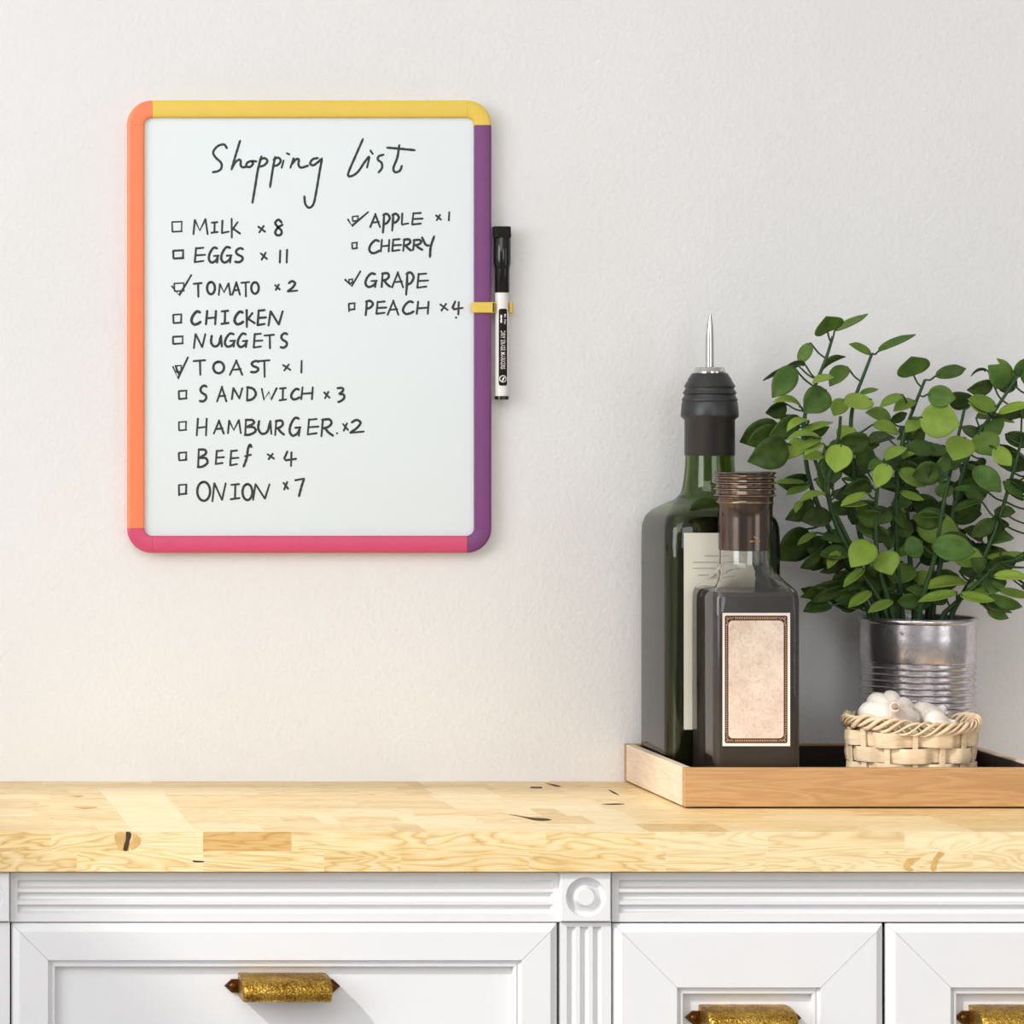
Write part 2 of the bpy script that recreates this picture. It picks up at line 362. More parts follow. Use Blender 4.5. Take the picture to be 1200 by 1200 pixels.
def drawer(px0, px1, py0, z_low, frame, handle_px, handle_py):
    a = PF(px0, py0); b = PF(px1, py0); x0, x1, z1, z0 = a.x, b.x, a.z, z_low
    px = 1 / 1694.
    prof = [(7, .018), (7, .0070), (0, .0066), (0, .0042), (1.6, .0030), (8.5, .0002), (9.5, 0), (9.5 + frame, 0), (9.8 + frame, .0026), (14 + frame, .0034), (15 + frame, .0024), (17.5 + frame, .0026), (18.3 + frame, .0036), (18.6 + frame, .0078)]
    m = MB(); gp = .00012
    def corners(i, d): i *= px; return [Vector((x0 + i, YF + d, z1 - i)), Vector((x1 - i, YF + d, z1 - i)), Vector((x1 - i, YF + d, z0 + i)), Vector((x0 + i, YF + d, z0 + i))]
    for s in range(4):
        rows = []
        for i, d in prof:
            c = corners(i, d); p, q = c[s], c[(s + 1) % 4]; u = (q - p).normalized() * gp
            rows.append([p + u, q - u])
        m.loft(rows, False, False, False)
    fr = m.build('drawer', M_WHITE, cab)
    i = 19 + frame
    c = corners(i - 4, .0078); o = corners(i - 4, .016); m = MB(); m.loft([c, o]); m.box((x0 + .006, YF + .0195, z0 + .006), (x1 - .006, YB - .001, z1 - .006))
    c2 = corners(8, .0185); m.add(c2, [[0, 1, 2, 3]])
    m.build('drawer_panel', M_WHITE, fr)
    # cup handle
    hc = PF(handle_px, handle_py, YF - .012); base = YF + .0078; hx, hz = hc.x, hc.z - .0006
    hw, hh = .0305, .0082
    out = [(0, hh), (-.010, hh + .0002), (-.019, hh - .0006), (-.0255, hh - .003), (-.0285, hh - .0060), (-.0295, -.001), (-.0285, -.0055), (-.0265, -.0073), (-.0245, -hh)]
    inn = [(y + .0016 if y < 0 else 0, z - .0013 if z > 0 else z) for y, z in out][::-1]
    pr = out + inn
    m = MB(); rings = []
    for x, k in ((-hw, .93), (-hw + .0012, .985), (-hw + .003, 1), (hw - .003, 1), (hw - .0012, .985), (hw, .93)):
        rings.append([Vector((hx + x, base + y * k, hz + z * k)) for y, z in pr])
    m.loft(rings, True, False, False)
    for x, x2 in ((-hw, -hw + .0016), (hw - .0016, hw)):
        poly = out + [(0, -hh)]
        m.loft([[Vector((hx + x, base + y * .93, hz + z * .93)) for y, z in poly], [Vector((hx + x2, base + y * .93, hz + z * .93)) for y, z in poly]])
    m.m = 1
    for s in (-1, 1):
        e = hx + s * hw
        poly = [(0, .0046), (s * .0056, .0046), (s * .0106, 0), (s * .0056, -.0046), (0, -.0046)]
        m.loft([[Vector((e - s * .001 + u, base - .0026, hz - .0008 + v)) for u, v in poly], [Vector((e - s * .001 + u, base, hz - .0008 + v)) for u, v in poly]])
        m.sphere((e + s * .0042, base - .0028, hz - .0008), .0027, sc=(1, .7, 1))
    h = m.build('cup_handle', [M_BRASS, M_BRASSD], fr, smooth=True, ang=40)
    return fr

pilaster(-49, 11.5); frieze(12.2, 656.2); pilaster(657, 716.2); frieze(717, 1361); pilaster(1362, 1422)
zl = PF(0, 1290).z
drawer(13.8, 654.1, 1082.7, zl, 33, 335.5, 1158.5)
drawer(719.4, 1036.2, 1083.2, zl, 64.5, 880, 1196)
drawer(1040, 1358, 1083.2, zl, 64.5, 1199, 1196)
# plain lower doors below the drawers
for p0, p1 in ((13.4, 334), (336, 654.5), (719, 1036.6), (1039.6, 1358)):
    a = PF(p0, 0).x; b = PF(p1, 0).x; m = MB(); m.box((a, YF, .085), (b, YB - .001, zl - .003), .002); m.build('door', M_WHITE, cab)

# ------------------------------------------------------------------ worktop of glued staves
m = MB(); wx0, wx1, wy = xL - .012, xR + .012, -.297
rows = [wy + i * (.297 / 7) for i in range(8)]
def px_at(x, y): return VX + (x - CX) * FPX / (y - CY)
explicit = {0: [(-40, .6), (113, .7), (152, .98), (227, .9), (305, .62), (302, .95), (402, .66), (460, .5), (494, .8), (676, .95), (752, .5), (846, .74), (1010, .9), (1130, .55)],
            1: [(-40, .66), (60, .7), (145, .98), (218, .72), (330, .62), (373, .92), (395, .68), (470, .92), (560, .75), (634, .52), (690, .92), (745, .7), (900, .85), (1100, .6)],
            2: [(-30, .8), (40, .66), (138, .98), (211, .75), (350, .85), (480, .68), (590, .8), (628, .5), (657, .9), (730, .66), (900, .8), (1000, .6)],
            3: [(-30, .55), (47, .7), (131, .98), (204, .7), (330, .62), (420, .58), (527, .9), (606, .95), (700, .85), (780, .6), (900, .8)],
            4: [(-30, .74), (60, .62), (124, .98), (197, .74), (320, .66), (400, .6), (509, .88), (590, .8), (690, .72), (760, .7)],
            5: [(-30, .66), (80, .74), (117, .96), (192, .8), (300, .68), (420, .7), (470, .55), (503, .82), (575, .66), (660, .72), (720, .66)],
            6: [(-30, .6), (50, .66), (180, .62), (330, .58), (478, .38), (495, .66), (572, .62), (650, .6), (690, .66), (800, .7)]}
def cells(lst, y, x0, x1):
    xs = [(P(a, 0, y).x, tone) for a, tone in lst]; xs = [(x0, .66)] + sorted([q for q in xs if x0 + .01 < q[0] < x1 - .01]) + [(x1, .66)]
    return [(xs[i][0], xs[i + 1][0], xs[i][1]) for i in range(len(xs) - 1)]
for r in range(7):
    ya, yb = rows[r], rows[r + 1]
    for a, b, tone in cells(explicit[r], (ya + yb) / 2, wx0, wx1):
        m.cur = (tone, random.random(), random.random(), 1)
        m.add([(a, ya, CT), (b, ya, CT), (b, yb, CT), (a, yb, CT)], [[0, 1, 2, 3]])
zm = PF(0, 997.5, wy).z
for zt, zb, lst in ((CT, zm, [(-40, .7), (60, .66), (152, .8), (238, .12), (341.5, .74), (500, .68), (640, .72), (768, .9), (900, .84), (1060, .9)]),
                    (zm, UND, [(-40, .64), (90, .7), (238, .72), (380, .6), (470, .62), (620, .66), (780, .8), (897, .84), (1140, .86)])):
    for a, b, tone in cells(lst, wy, wx0, wx1):
        m.cur = (tone, random.random(), random.random(), 1)
        m.add([(a, wy, zb), (b, wy, zb), (b, wy, zt), (a, wy, zt)], [[0, 1, 2, 3]])
m.cur = (.6, .3, .7, 1)
m.add([(wx0, wy, UND), (wx1, wy, UND), (wx1, -.001, UND), (wx0, -.001, UND)], [[3, 2, 1, 0]])
m.add([(wx0, -.001, UND), (wx0, wy, UND), (wx0, wy, CT), (wx0, -.001, CT), (wx0, 0, CT)], [[0, 1, 2, 3]])
m.add([(wx1, -.001, UND), (wx1, wy, UND), (wx1, wy, CT), (wx1, -.001, CT)], [[3, 2, 1, 0]])
m.add([(wx0, -.001, UND), (wx1, -.001, UND), (wx1, -.001, CT), (wx0, -.001, CT)], [[3, 2, 1, 0]])
top = m.build('worktop', M_TOP, attr='stave', recalc=False)
tag(top, 'pale oak butcher-block worktop of glued staves lying on the white cabinet', 'worktop')
def top_pt(px, py):                            # a point of the worktop surface
    z = (CZ - CT) * FPX / (py - VY); return Vector((CX + (px - VX) * z / FPX, CY + z, CT))
def mark(name, poly, mat, front=True, lift=.00025):
    pts = []
    for a, b in catmull([p + (0,) for p in poly] + [poly[0] + (0,)], 3)[:-1] and [(q.x, q.y) for q in catmull([p + (0,) for p in poly] + [poly[0] + (0,)], 3)[:-1]]:
        pts.append(PF(a, b, wy - lift) if front else top_pt(a, b) + Vector((0, 0, lift)))
    m = MB(); m.add(pts, [list(range(len(pts)))]); return m.build(name, mat, top, recalc=False)
mark('knot', [(147.5, 974.8), (152.5, 975), (153.5, 980), (151.5, 986), (149.5, 996), (144.5, 996.4), (145.5, 990), (147.2, 984)], M_KNOT, True, .0004)
for q in ([(137, 975), (134, 981), (138, 994), (144, 996), (145, 990), (146, 976)], [(156, 975), (164, 982), (163, 990), (154, 996), (152, 990), (155, 983)]): mark('knot', q, M_KNOTR)
mark('crack', [(226, 1008.2), (232, 1008.6), (238, 1009), (238.5, 1010.3), (231, 1010.6), (226, 1009.8)], M_KNOT)
mark('crack', [(592, 954), (605, 955.5), (620, 958), (640, 959.4), (646, 961), (636, 962), (624, 961), (610, 957.2)], M_KNOT, False)
mark('crack', [(622, 922.2), (634, 922.4), (634.5, 924), (622, 923.8)], M_KNOT, False)
mark('crack', [(638, 917.5), (652, 920), (657, 922), (650, 921.6)], M_KNOT, False)
mark('crack', [(712, 925), (719, 928), (726, 932), (718, 929.4)], M_KNOT, False)
mark('crack', [(703, 942.6), (720, 941.8), (733, 942.3), (718, 943.3)], M_KNOT, False)
mark('crack', [(86, 946.6), (100, 945.8), (115, 946), (101, 947.6)], M_KNOTR, False)
mark('crack', [(84, 933), (92, 932.6), (98, 933.2), (90, 934.2)], M_KNOTR, False)
mark('knot', [(1063, 1006), (1058, 1014), (1062, 1020), (1071, 1020), (1066, 1014), (1080, 1005)], M_KNOTR)
mark('knot', [(1100, 998), (1094, 1006), (1090, 1018), (1096, 1020), (1099, 1008), (1107, 1000)], M_KNOTR)

# ------------------------------------------------------------------ whiteboard
YBF = -.012
board = empty('whiteboard', P(363, 383, 0)); tag(board, 'white dry-erase board with rainbow frame and handwritten shopping list on the wall', 'whiteboard')
fx0, fx1 = P(149, 0, YBF).x, P(577, 0, YBF).x; fz1, fz0 = P(0, 117, YBF).z, P(0, 648.5, YBF).z
fw = 20.5 / 1509; RR = 29.5 / 1509
sec = [(.004, -.0060), (.0002, -.0116), (.0006, -.0135), (.0018, -.0147), (.003, -.015), (fw - .0022, -.015), (fw - .0008, -.0146), (fw, -.0136), (fw, -.0085), (fw - .004, -.0060)]
def sweep(path):
    m = MB(); m.loft([[Vector((p[0] + n[0] * u, y * .8, p[1] + n[1] * u)) for u, y in sec] for p, n in path]); return m
gpx = .0001
for nm, path, mat, lab in (('frame_rail', [((fx0, fz0 + RR + gpx), (1, 0)), ((fx0, fz1 - RR - gpx), (1, 0))], M_ORANGE, 'orange left rail'),
                           ('frame_rail', [((fx0 + RR + gpx, fz1), (0, -1)), ((fx1 - RR - gpx, fz1), (0, -1))], M_YELLOW, 'yellow top rail'),
                           ('frame_rail', [((fx1, fz1 - RR - gpx), (-1, 0)), ((fx1, fz0 + RR + gpx), (-1, 0))], M_PURPLE, 'purple right rail'),
                           ('frame_rail', [((fx1 - RR - gpx, fz0), (0, 1)), ((fx0 + RR + gpx, fz0), (0, 1))], M_PINK, 'pink bottom rail')):
    tag(sweep(path).build(nm, mat, board, smooth=True, ang=30), lab)
for cx_, cz_, a0, mat, lab in ((fx0 + RR, fz1 - RR, 90, M_ORANGE, 'orange corner cap'), (fx1 - RR, fz1 - RR, 0, M_YELLOW, 'yellow corner cap'), (fx1 - RR, fz0 + RR, 270, M_PURPLE, 'purple corner cap'), (fx0 + RR, fz0 + RR, 180, M_PINK, 'pink corner cap')):
    path = []
    for i in range(17):
        a = R(a0 + 90 * i / 16); path.append(((cx_ + RR * math.cos(a), cz_ + RR * math.sin(a)), (-math.cos(a), -math.sin(a))))
    tag(sweep(path).build('corner_cap', mat, board, smooth=True, ang=30), lab)
m = MB(); rb0 = rrect((fx0 + fx1) / 2, (fz0 + fz1) / 2, 0, (fx1 - fx0) / 2 - .0035, (fz1 - fz0) / 2 - .0035, RR - .0035, 10)
m.loft([[Vector((q.x, y, q.y)) for q in rb0] for y in (-.0049, -.0003)]); m.build('added_backing_panel', M_WHITEP, board)  # pale backing added to cut the frame's coloured bounce on the wall
m = MB(); m.box((fx0 + .006, -.008, fz0 + .006), (fx1 - .006, -.002, fz1 - .006)); surf = m.build('writing_surface', M_BOARD, board)

ink = MB(); layer = [0]
def stroke(pts, wpx=2.7, smooth=True, y=-.0081):
    layer[0] += 1; yy = y - (layer[0] % 7) * .00002
    p2 = [Vector((a, b, 0)) for a, b in pts]
    if smooth: p2 = catmull(p2, 6)
    q = [p2[0]]
    for p in p2[1:]:
        if (p - q[-1]).length > .25: q.append(p)
    if len(q) < 2: q.append(q[0] + Vector((.4, .2, 0)))
    n = len(q); L, Rr = [], []
    for i, p in enumerate(q):
        t_ = (q[min(i + 1, n - 1)] - q[max(i - 1, 0)]).normalized(); nn = Vector((-t_.y, t_.x, 0))
        wd = 1.1 * wpx / 2 * (1 - .18 * math.sin(i * 2.1 + layer[0]) * .5) * (.8 if i in (0, n - 1) else 1)
        L.append(p + nn * wd); Rr.append(p - nn * wd)
    t0 = (q[0] - q[1]).normalized(); t1 = (q[-1] - q[-2]).normalized()
    out = [q[0] + t0 * wpx * .4] + L + [q[-1] + t1 * wpx * .4] + Rr[::-1]
    vs = [P(v.x, v.y, yy) for v in out]; k = len(L)
    fs = [[0, 1, len(out) - 1]] + [[1 + i, 2 + i, len(out) - 2 - i, len(out) - 1 - i] for i in range(k - 1)] + [[k, k + 1, k + 2]]
    ink.add(vs, fs)
def tr(pts, ox, oy, s): return [(ox + a * s, oy + b * s) for a, b in pts]
A1 = (140, 100, .21667); A2 = (380, 100, .21667); A3 = (180, 240, .16667); A4 = (180, 420, .21667); A5 = (380, 330, .16667)
for pts in ([(582, 342), (565, 320), (530, 330), (507, 362), (520, 390), (550, 420), (550, 450), (530, 465), (503, 470)], [(653, 298), (640, 340), (622, 400), (606, 457)], [(610, 445), (628, 415), (648, 402), (656, 412), (655, 430), (665, 443), (690, 440)],
            [(715, 408), (692, 418), (686, 436), (705, 442), (722, 425), (718, 410), (742, 412)], [(768, 383), (750, 450), (735, 540), (719, 637)], [(758, 402), (785, 394), (800, 410), (783, 432), (752, 441)],
            [(842, 385), (830, 450), (814, 552)], [(832, 402), (858, 391), (872, 408), (857, 430), (828, 438)], [(888, 405), (877, 447)], [(904, 367), (920, 374)], [(942, 393), (924, 447)], [(932, 428), (955, 400), (970, 402), (968, 428), (982, 445), (1022, 434)],
            [(1075, 393), (1045, 400), (1031, 424), (1050, 432), (1075, 414), (1092, 398)], [(1096, 394), (1082, 470), (1067, 560), (1050, 640), (1025, 662), (1005, 640), (1000, 598)]): stroke(tr(pts, *A1), 2.6)
for pts in ([(210, 289), (170, 380), (130, 476), (143, 492), (180, 470), (215, 420), (242, 384)], [(245, 388), (231, 446)], [(249, 352), (263, 372)], [(322, 375), (296, 383), (290, 402), (310, 420), (312, 447), (293, 472)], [(406, 322), (395, 390), (374, 448), (385, 470), (410, 460), (420, 434)], [(338, 337), (400, 342), (492, 351)]): stroke(tr(pts, *A2), 2.6)
def ell(cx, cy, rx, ry, a0, a1, n=14): return [(cx + rx * math.cos(R(a0 + (a1 - a0) * i / n)), cy + ry * math.sin(R(a0 + (a1 - a0) * i / n))) for i in range(n + 1)]
F = {'A': [([(.0, 1), (.55, 0)], 0), ([(.5, 0), (1, 1)], 0), ([(.2, .65), (.9, .6)], 0)], 'B': [([(.15, 0), (.08, 1)], 0), ([(.1, .03), (.7, .05), (.8, .25), (.2, .48)], 1), ([(.2, .48), (.8, .5), (.95, .75), (.5, .95), (.02, .98)], 1)],
     'C': [([(.95, .08), (.6, 0), (.2, .3), (.02, .7), (.25, .98), (.65, .95), (1, .78)], 1)], 'D': [([(.15, .02), (.1, 1)], 0), ([(.05, .05), (.7, .15), (1, .5), (.7, .85), (.08, .98)], 1)], 'E': [([(.2, 0), (.08, 1)], 0), ([(.15, .05), (.85, .0)], 0), ([(.15, .52), (1, .48)], 0), ([(.08, .98), (.85, .9)], 0)],
     'G': [([(.85, .05), (.5, .0), (.15, .35), (.05, .75), (.3, .98), (.7, .85), (.9, .6)], 1), ([(.5, .55), (.98, .52)], 0), ([(.9, .55), (.82, 1)], 0)], 'H': [([(.12, 0), (.0, 1)], 0), ([(.95, 0), (.88, 1)], 0), ([(.08, .55), (.95, .48)], 0)], 'I': [([(.05, .05), (.95, 0)], 0), ([(.52, .03), (.48, .97)], 0), ([(.0, 1), (1, .92)], 0)],
     'K': [([(.1, 0), (.12, 1)], 0), ([(.75, .18), (.15, .6)], 0), ([(.2, .5), (1, .78)], 0)], 'L': [([(.15, 0), (.08, .95)], 0), ([(.08, .96), (1, .85)], 0)], 'M': [([(.1, .05), (0, 1)], 0), ([(.1, .05), (.45, .75), (.85, 0)], 0), ([(.85, 0), (1, 1)], 0)], 'N': [([(.15, .0), (0, 1)], 0), ([(.15, .0), (.72, .92)], 0), ([(1, .0), (.72, .92)], 0)],
     'O': [(ell(.5, .5, .48, .5, -110, 260), 1)], 'P': [([(.25, .0), (.2, .5), (.1, 1)], 0), ([(.1, .08), (.6, .0), (.98, .2), (.7, .45), (.2, .55)], 1)], 'R': [([(.2, .0), (.08, 1)], 0), ([(.1, .05), (.7, .02), (.85, .25), (.6, .45), (.15, .55)], 1), ([(.35, .5), (.6, .75), (1, .97)], 1)], 'S': [([(.95, .08), (.6, 0), (.2, .18), (.3, .42), (.8, .6), (.85, .82), (.5, .98), (.05, .95)], 1)],
     'T': [([(0, .06), (1, .0)], 0), ([(.55, .04), (.58, 1)], 0)], 'U': [([(.08, 0), (.02, .6), (.3, .97), (.7, .8), (.9, .1)], 1), ([(.92, 0), (1, 1)], 0)], 'W': [([(.0, .05), (.15, .95), (.48, .3), (.62, .95), (1, 0)], 0)], 'Y': [([(0, .05), (.3, .4), (.6, .45)], 1), ([(1, 0), (.72, .5), (.65, 1)], 1)],
     'f': [([(1, .12), (.8, .0), (.55, .2), (.4, .6), (.0, 1)], 1), ([(.15, .52), (.95, .45)], 0)], 'x': [([(0, .1), (1, .9)], 0), ([(.8, 0), (.15, 1)], 0)], '.': [([(.3, .4), (.6, .6)], 0)], '1': [([(.6, 0), (.4, 1)], 0)],
     '2': [([(.1, .2), (.45, 0), (.75, .2), (.5, .6), (.0, .97)], 1), ([(.0, .97), (1, .88)], 0)], '3': [([(.1, .05), (.75, .05), (.8, .25), (.35, .45)], 1), ([(.35, .45), (.9, .5), (.95, .75), (.5, .95), (.2, 1)], 1)], '4': [([(.3, .0), (.05, .5), (.15, .6), (1, .5)], 0), ([(.62, .05), (.58, 1)], 0)], '7': [([(0, .1), (.95, .0)], 0), ([(.95, .0), (.7, .4), (.4, 1)], 1)],
     '8': [([(.85, .2), (.5, 0), (.15, .2), (.4, .45), (.8, .7), (.75, .95), (.35, 1), (.15, .8), (.45, .5), (.95, .32)], 1)]}
def letters(A, spec, wpx=2.7):
    ox, oy, s = A
    for ch, x0, y0, x1, y1 in spec:
        for pts, sm in F[ch]:
            stroke([(ox + s * (x0 + a * (x1 - x0)), oy + s * (y0 + b * (y1 - y0))) for a, b in pts], wpx, bool(sm))
def boxmark(A, x0, y0, x1, y1, wpx=2.2):
    stroke(tr([(x0, y0 + 3), (x0 + 2, y1)], *A), wpx, False); stroke(tr([(x0, y0 + 3), (x1, y0), (x1 - 2, y1 - 4)], *A), wpx, False); stroke(tr([(x0 + 2, y1), (x1 + 3, y1 - 4)], *A), wpx, False)
def tick(A, pts): stroke(tr(pts, *A), 2.6, False)
boxmark(A3, 130, 118, 198, 190); letters(A3, [('M', 280, 100, 380, 208), ('I', 405, 122, 452, 197), ('L', 476, 110, 530, 202), ('K', 542, 97, 608, 232), ('x', 735, 148, 785, 195), ('8', 845, 105, 912, 214)])
boxmark(A3, 138, 320, 208, 378, 3); letters(A3, [('E', 283, 302, 364, 405), ('G', 385, 302, 460, 408), ('G', 472, 298, 552, 408), ('S', 568, 305, 634, 405), ('x', 752, 335, 798, 387), ('1', 882, 320, 896, 408), ('1', 930, 315, 944, 408)])
boxmark(A3, 145, 550, 212, 608); tick(A3, [(128, 572), (180, 636), (266, 493)]); letters(A3, [('T', 280, 550, 340, 648), ('O', 375, 543, 432, 628), ('M', 458, 552, 540, 636), ('A', 553, 543, 608, 634), ('T', 615, 543, 674, 646), ('O', 686, 545, 740, 625), ('x', 853, 560, 888, 600), ('2', 942, 537, 1012, 612)])
boxmark(A3, 138, 770, 195, 832, 2.6); letters(A3, [('C', 265, 750, 332, 842), ('H', 368, 745, 442, 842), ('I', 475, 745, 528, 838), ('C', 568, 752, 632, 840), ('K', 648, 738, 712, 860), ('E', 726, 740, 792, 848), ('N', 808, 748, 908, 850)], 3.1)
boxmark(A3, 136, 925, 205, 978, 2.6); letters(A3, [('N', 283, 908, 364, 1010), ('U', 403, 918, 480, 998), ('G', 498, 906, 577, 1000), ('G', 588, 906, 662, 1002), ('E', 698, 906, 767, 1006), ('T', 778, 914, 848, 1010), ('S', 888, 903, 944, 1006)])
boxmark(A4, 122, 38, 150, 74); tick(A4, [(105, 45), (131, 110), (186, -6)]); tick(A4, [(118, 40), (140, 92)]); letters(A4, [('T', 215, 10, 280, 90), ('O', 322, 18, 382, 80), ('A', 412, 10, 480, 90), ('S', 522, 14, 572, 76), ('T', 563, 10, 628, 102), ('x', 700, 32, 740, 66), ('1', 796, 12, 804, 78)])
boxmark(A4, 136, 174, 178, 220, 2.6); letters(A4, [('S', 246, 147, 290, 234), ('A', 343, 152, 394, 234), ('N', 423, 160, 480, 222), ('D', 500, 152, 553, 230), ('W', 585, 160, 666, 228), ('I', 680, 160, 718, 227), ('C', 743, 165, 790, 222), ('H', 798, 155, 864, 222), ('x', 922, 180, 952, 217), ('3', 988, 157, 1032, 236)])
boxmark(A4, 136, 342, 176, 390, 2.2); letters(A4, [('H', 233, 325, 290, 418), ('A', 325, 335, 380, 408), ('M', 402, 333, 472, 406), ('B', 490, 330, 554, 416), ('U', 565, 337, 637, 410), ('R', 653, 335, 707, 416), ('G', 733, 322, 797, 420), ('E', 828, 328, 893, 413), ('R', 902, 328, 972, 422), ('.', 986, 398, 1000, 412), ('x', 1024, 350, 1052, 392), ('2', 1063, 333, 1138, 404)])
boxmark(A4, 136, 508, 177, 552, 2.6); letters(A4, [('B', 236, 490, 294, 590), ('E', 332, 498, 382, 573), ('E', 410, 498, 460, 580), ('f', 486, 467, 530, 587), ('x', 616, 515, 652, 546), ('4', 703, 503, 772, 583)])
boxmark(A4, 136, 682, 177, 735, 2.6); stroke(tr([(137, 690), (138, 742)], *A4), 2.4); letters(A4, [('O', 235, 668, 307, 770), ('N', 318, 675, 390, 774), ('I', 416, 680, 466, 762), ('O', 480, 680, 535, 766), ('N', 538, 680, 627, 766), ('x', 702, 668, 728, 710), ('7', 765, 650, 817, 747)])
boxmark(A2, 152, 707, 183, 735); tick(A2, [(128, 725), (150, 760), (238, 685)]); letters(A2, [('A', 248, 695, 302, 768), ('P', 313, 695, 355, 798), ('P', 363, 695, 404, 787), ('L', 416, 692, 456, 756), ('E', 470, 690, 533, 754), ('x', 604, 700, 632, 730), ('1', 668, 685, 682, 732)])
boxmark(A2, 150, 850, 177, 884, 2.4); letters(A2, [('C', 242, 838, 300, 908), ('H', 306, 835, 354, 900), ('E', 363, 832, 417, 897), ('R', 423, 832, 472, 897), ('R', 476, 835, 532, 892), ('Y', 528, 815, 595, 930)])
boxmark(A2, 133, 1048, 153, 1072); tick(A2, [(112, 1050), (148, 1086), (196, 1005)]); letters(A2, [('G', 220, 1018, 287, 1092), ('R', 306, 1015, 357, 1092), ('A', 366, 1010, 427, 1094), ('P', 438, 1012, 484, 1134), ('E', 498, 1018, 563, 1096)])
boxmark(A5, 172, 152, 214, 198, 2.4); stroke(tr([(174, 155), (174, 212)], *A5), 2.2); letters(A5, [('P', 285, 135, 343, 238), ('E', 360, 140, 438, 228), ('A', 445, 132, 522, 235), ('C', 552, 140, 630, 228), ('H', 650, 140, 738, 228), ('x', 815, 155, 868, 205), ('4', 898, 138, 975, 232), ('.', 920, 246, 936, 260)])
stroke([(300, 235.2), (300.8, 235.6)], 1.2) if False else None
ink.build('handwriting', M_INK, surf, recalc=False)

# clip on the right rail that holds the pen
m = MB()
a = P(553.5, 366.5, -.0145); b = P(580, 354, -.0145)
m.box((a.x, -.0146, a.z), (b.x, -.0122, b.z), .0006); m.box((b.x - .0022, -.0146, a.z), (b.x, -.002, b.z), .0005)
m.box((b.x - .0022, -.0028, a.z), (P(601, 0, -.002).x, -.0012, b.z), .0004); xx = P(599.6, 0, -.008).x
m.box((xx - .0024, -.0105, a.z), (xx, -.0012, b.z), .0005)
tag(m.build('pen_clip', M_YELLOW, board), 'yellow pen clip')

# ------------------------------------------------------------------ dry-erase pen
yp = -.0102
pen = empty('dry_erase_marker', P(588, 469, yp)); tag(pen, 'white dry-erase marker with black cap clipped upright to the right side of the whiteboard', 'marker')
def penc(px, py): q = P(px, py, yp); return q
S_ = FPX / (yp - CY)
c0 = penc(588, 468.5)
def zz(py): return penc(0, py).z - c0.z
rb = 7.6 / S_
m = MB(); m.lathe(c0, [(rb * .6, zz(467)), (rb, zz(464.5)), (rb, zz(342))], 40); m.build('barrel', M_WHITEP, pen, smooth=True)
m = MB(); m.lathe(c0, [(rb * .9, 0), (rb + .0004, .0003), (rb + .0004, zz(464.2)), (rb * .8, zz(463.8))], 40); m.build('end_plug', M_BLACKP, pen, smooth=True)
c1 = penc(588.4, 343); 
def zc(py): return penc(0, py).z - c1.z
rc = 10 / S_
m = MB(); m.lathe(c1, [(rb + .0002, 0), (rb + .0006, zc(342)), (rb + .0006, zc(316)), (rb + .0008, zc(314)), (rc, zc(308)), (rc, zc(279)), (rc * .96, zc(278.4))], 40); m.build('cap', M_BLACKP, pen, smooth=True)
e0 = penc(588, 278.3); ex = 9.3 / S_
m = MB()
m.loft([[Vector((e0.x + u * ex + (dx / S_), yp + v * ex * .95, e0.z + dz)) for u, v in ((-1, -.8), (-.8, -1), (.8, -1), (1, -.8), (1, .8), (.8, 1), (-.8, 1), (-1, .8))] for dx, dz in ((.3, 0), (-.2, .0072), (-.5, .0084))])
m.build('eraser', M_FELT_GAP, pen)
# printed panel wrapped on the barrel
def wrap(dx, py, lift): 
    ang = dx / S_ / rb; r = rb + lift; return Vector((c0.x + r * math.sin(ang), yp - r * math.cos(ang), penc(0, py).z))
def patch(m, x0, x1, y0, y1, r, lift):
    pts = []
    for q, (cx_, cy_) in enumerate(((x1 - r, y0 + r), (x0 + r, y0 + r), (x0 + r, y1 - r), (x1 - r, y1 - r))):
        for i in range(7):
            a = R(90 * (q + i / 6)); pts.append((cx_ + r * math.cos(a), cy_ - r * math.sin(a)))
    ys = sorted(set([p[1] for p in pts])); rows_ = []
    for y in ys:
        xs = [p[0] for p in pts if abs(p[1] - y) < 1e-6]; lo, hi = min(xs), max(xs)
        if lo == hi: hi += .01
        rows_.append([wrap(lo + (hi - lo) * k / 8, y, lift) for k in range(9)])
    m.loft(rows_, False, False, False)
m = MB(); patch(m, -5.2, 5.2, 362, 452, 2.4, .0001); lab = m.build('printed_band', M_FELT_GAP, pen, smooth=True, recalc=False)
def text_mesh(body, size):
    cu = bpy.data.curves.new('t', 'FONT'); cu.body = body; cu.size = size; cu.align_x = 'LEFT'; cu.resolution_u = 2; cu.offset = size * .012
    o = bpy.data.objects.new('t', cu); COL.objects.link(o); dg = bpy.context.evaluated_depsgraph_get(); me = bpy.data.meshes.new_from_object(o.evaluated_get(dg))
    vs = [v.co.copy() for v in me.vertices]; fs = [list(p.vertices) for p in me.polygons]
    bpy.data.objects.remove(o); bpy.data.curves.remove(cu); bpy.data.meshes.remove(me); return vs, fs
m = MB()
def vtext(body, y0, y1, x_base, height):
    vs, fs = text_mesh(body, 1); mx = max(v.x for v in vs); my = max(v.y for v in vs)
    m.add([wrap(x_base + v.y / my * height, y0 + v.x / mx * (y1 - y0), .00022) for v in vs], fs)
vtext('DRY ERASE MARKERS', 387.5, 432.5, -2.6, 5.0); vtext('Mr. Pen', 368, 380, .9, 2.6)
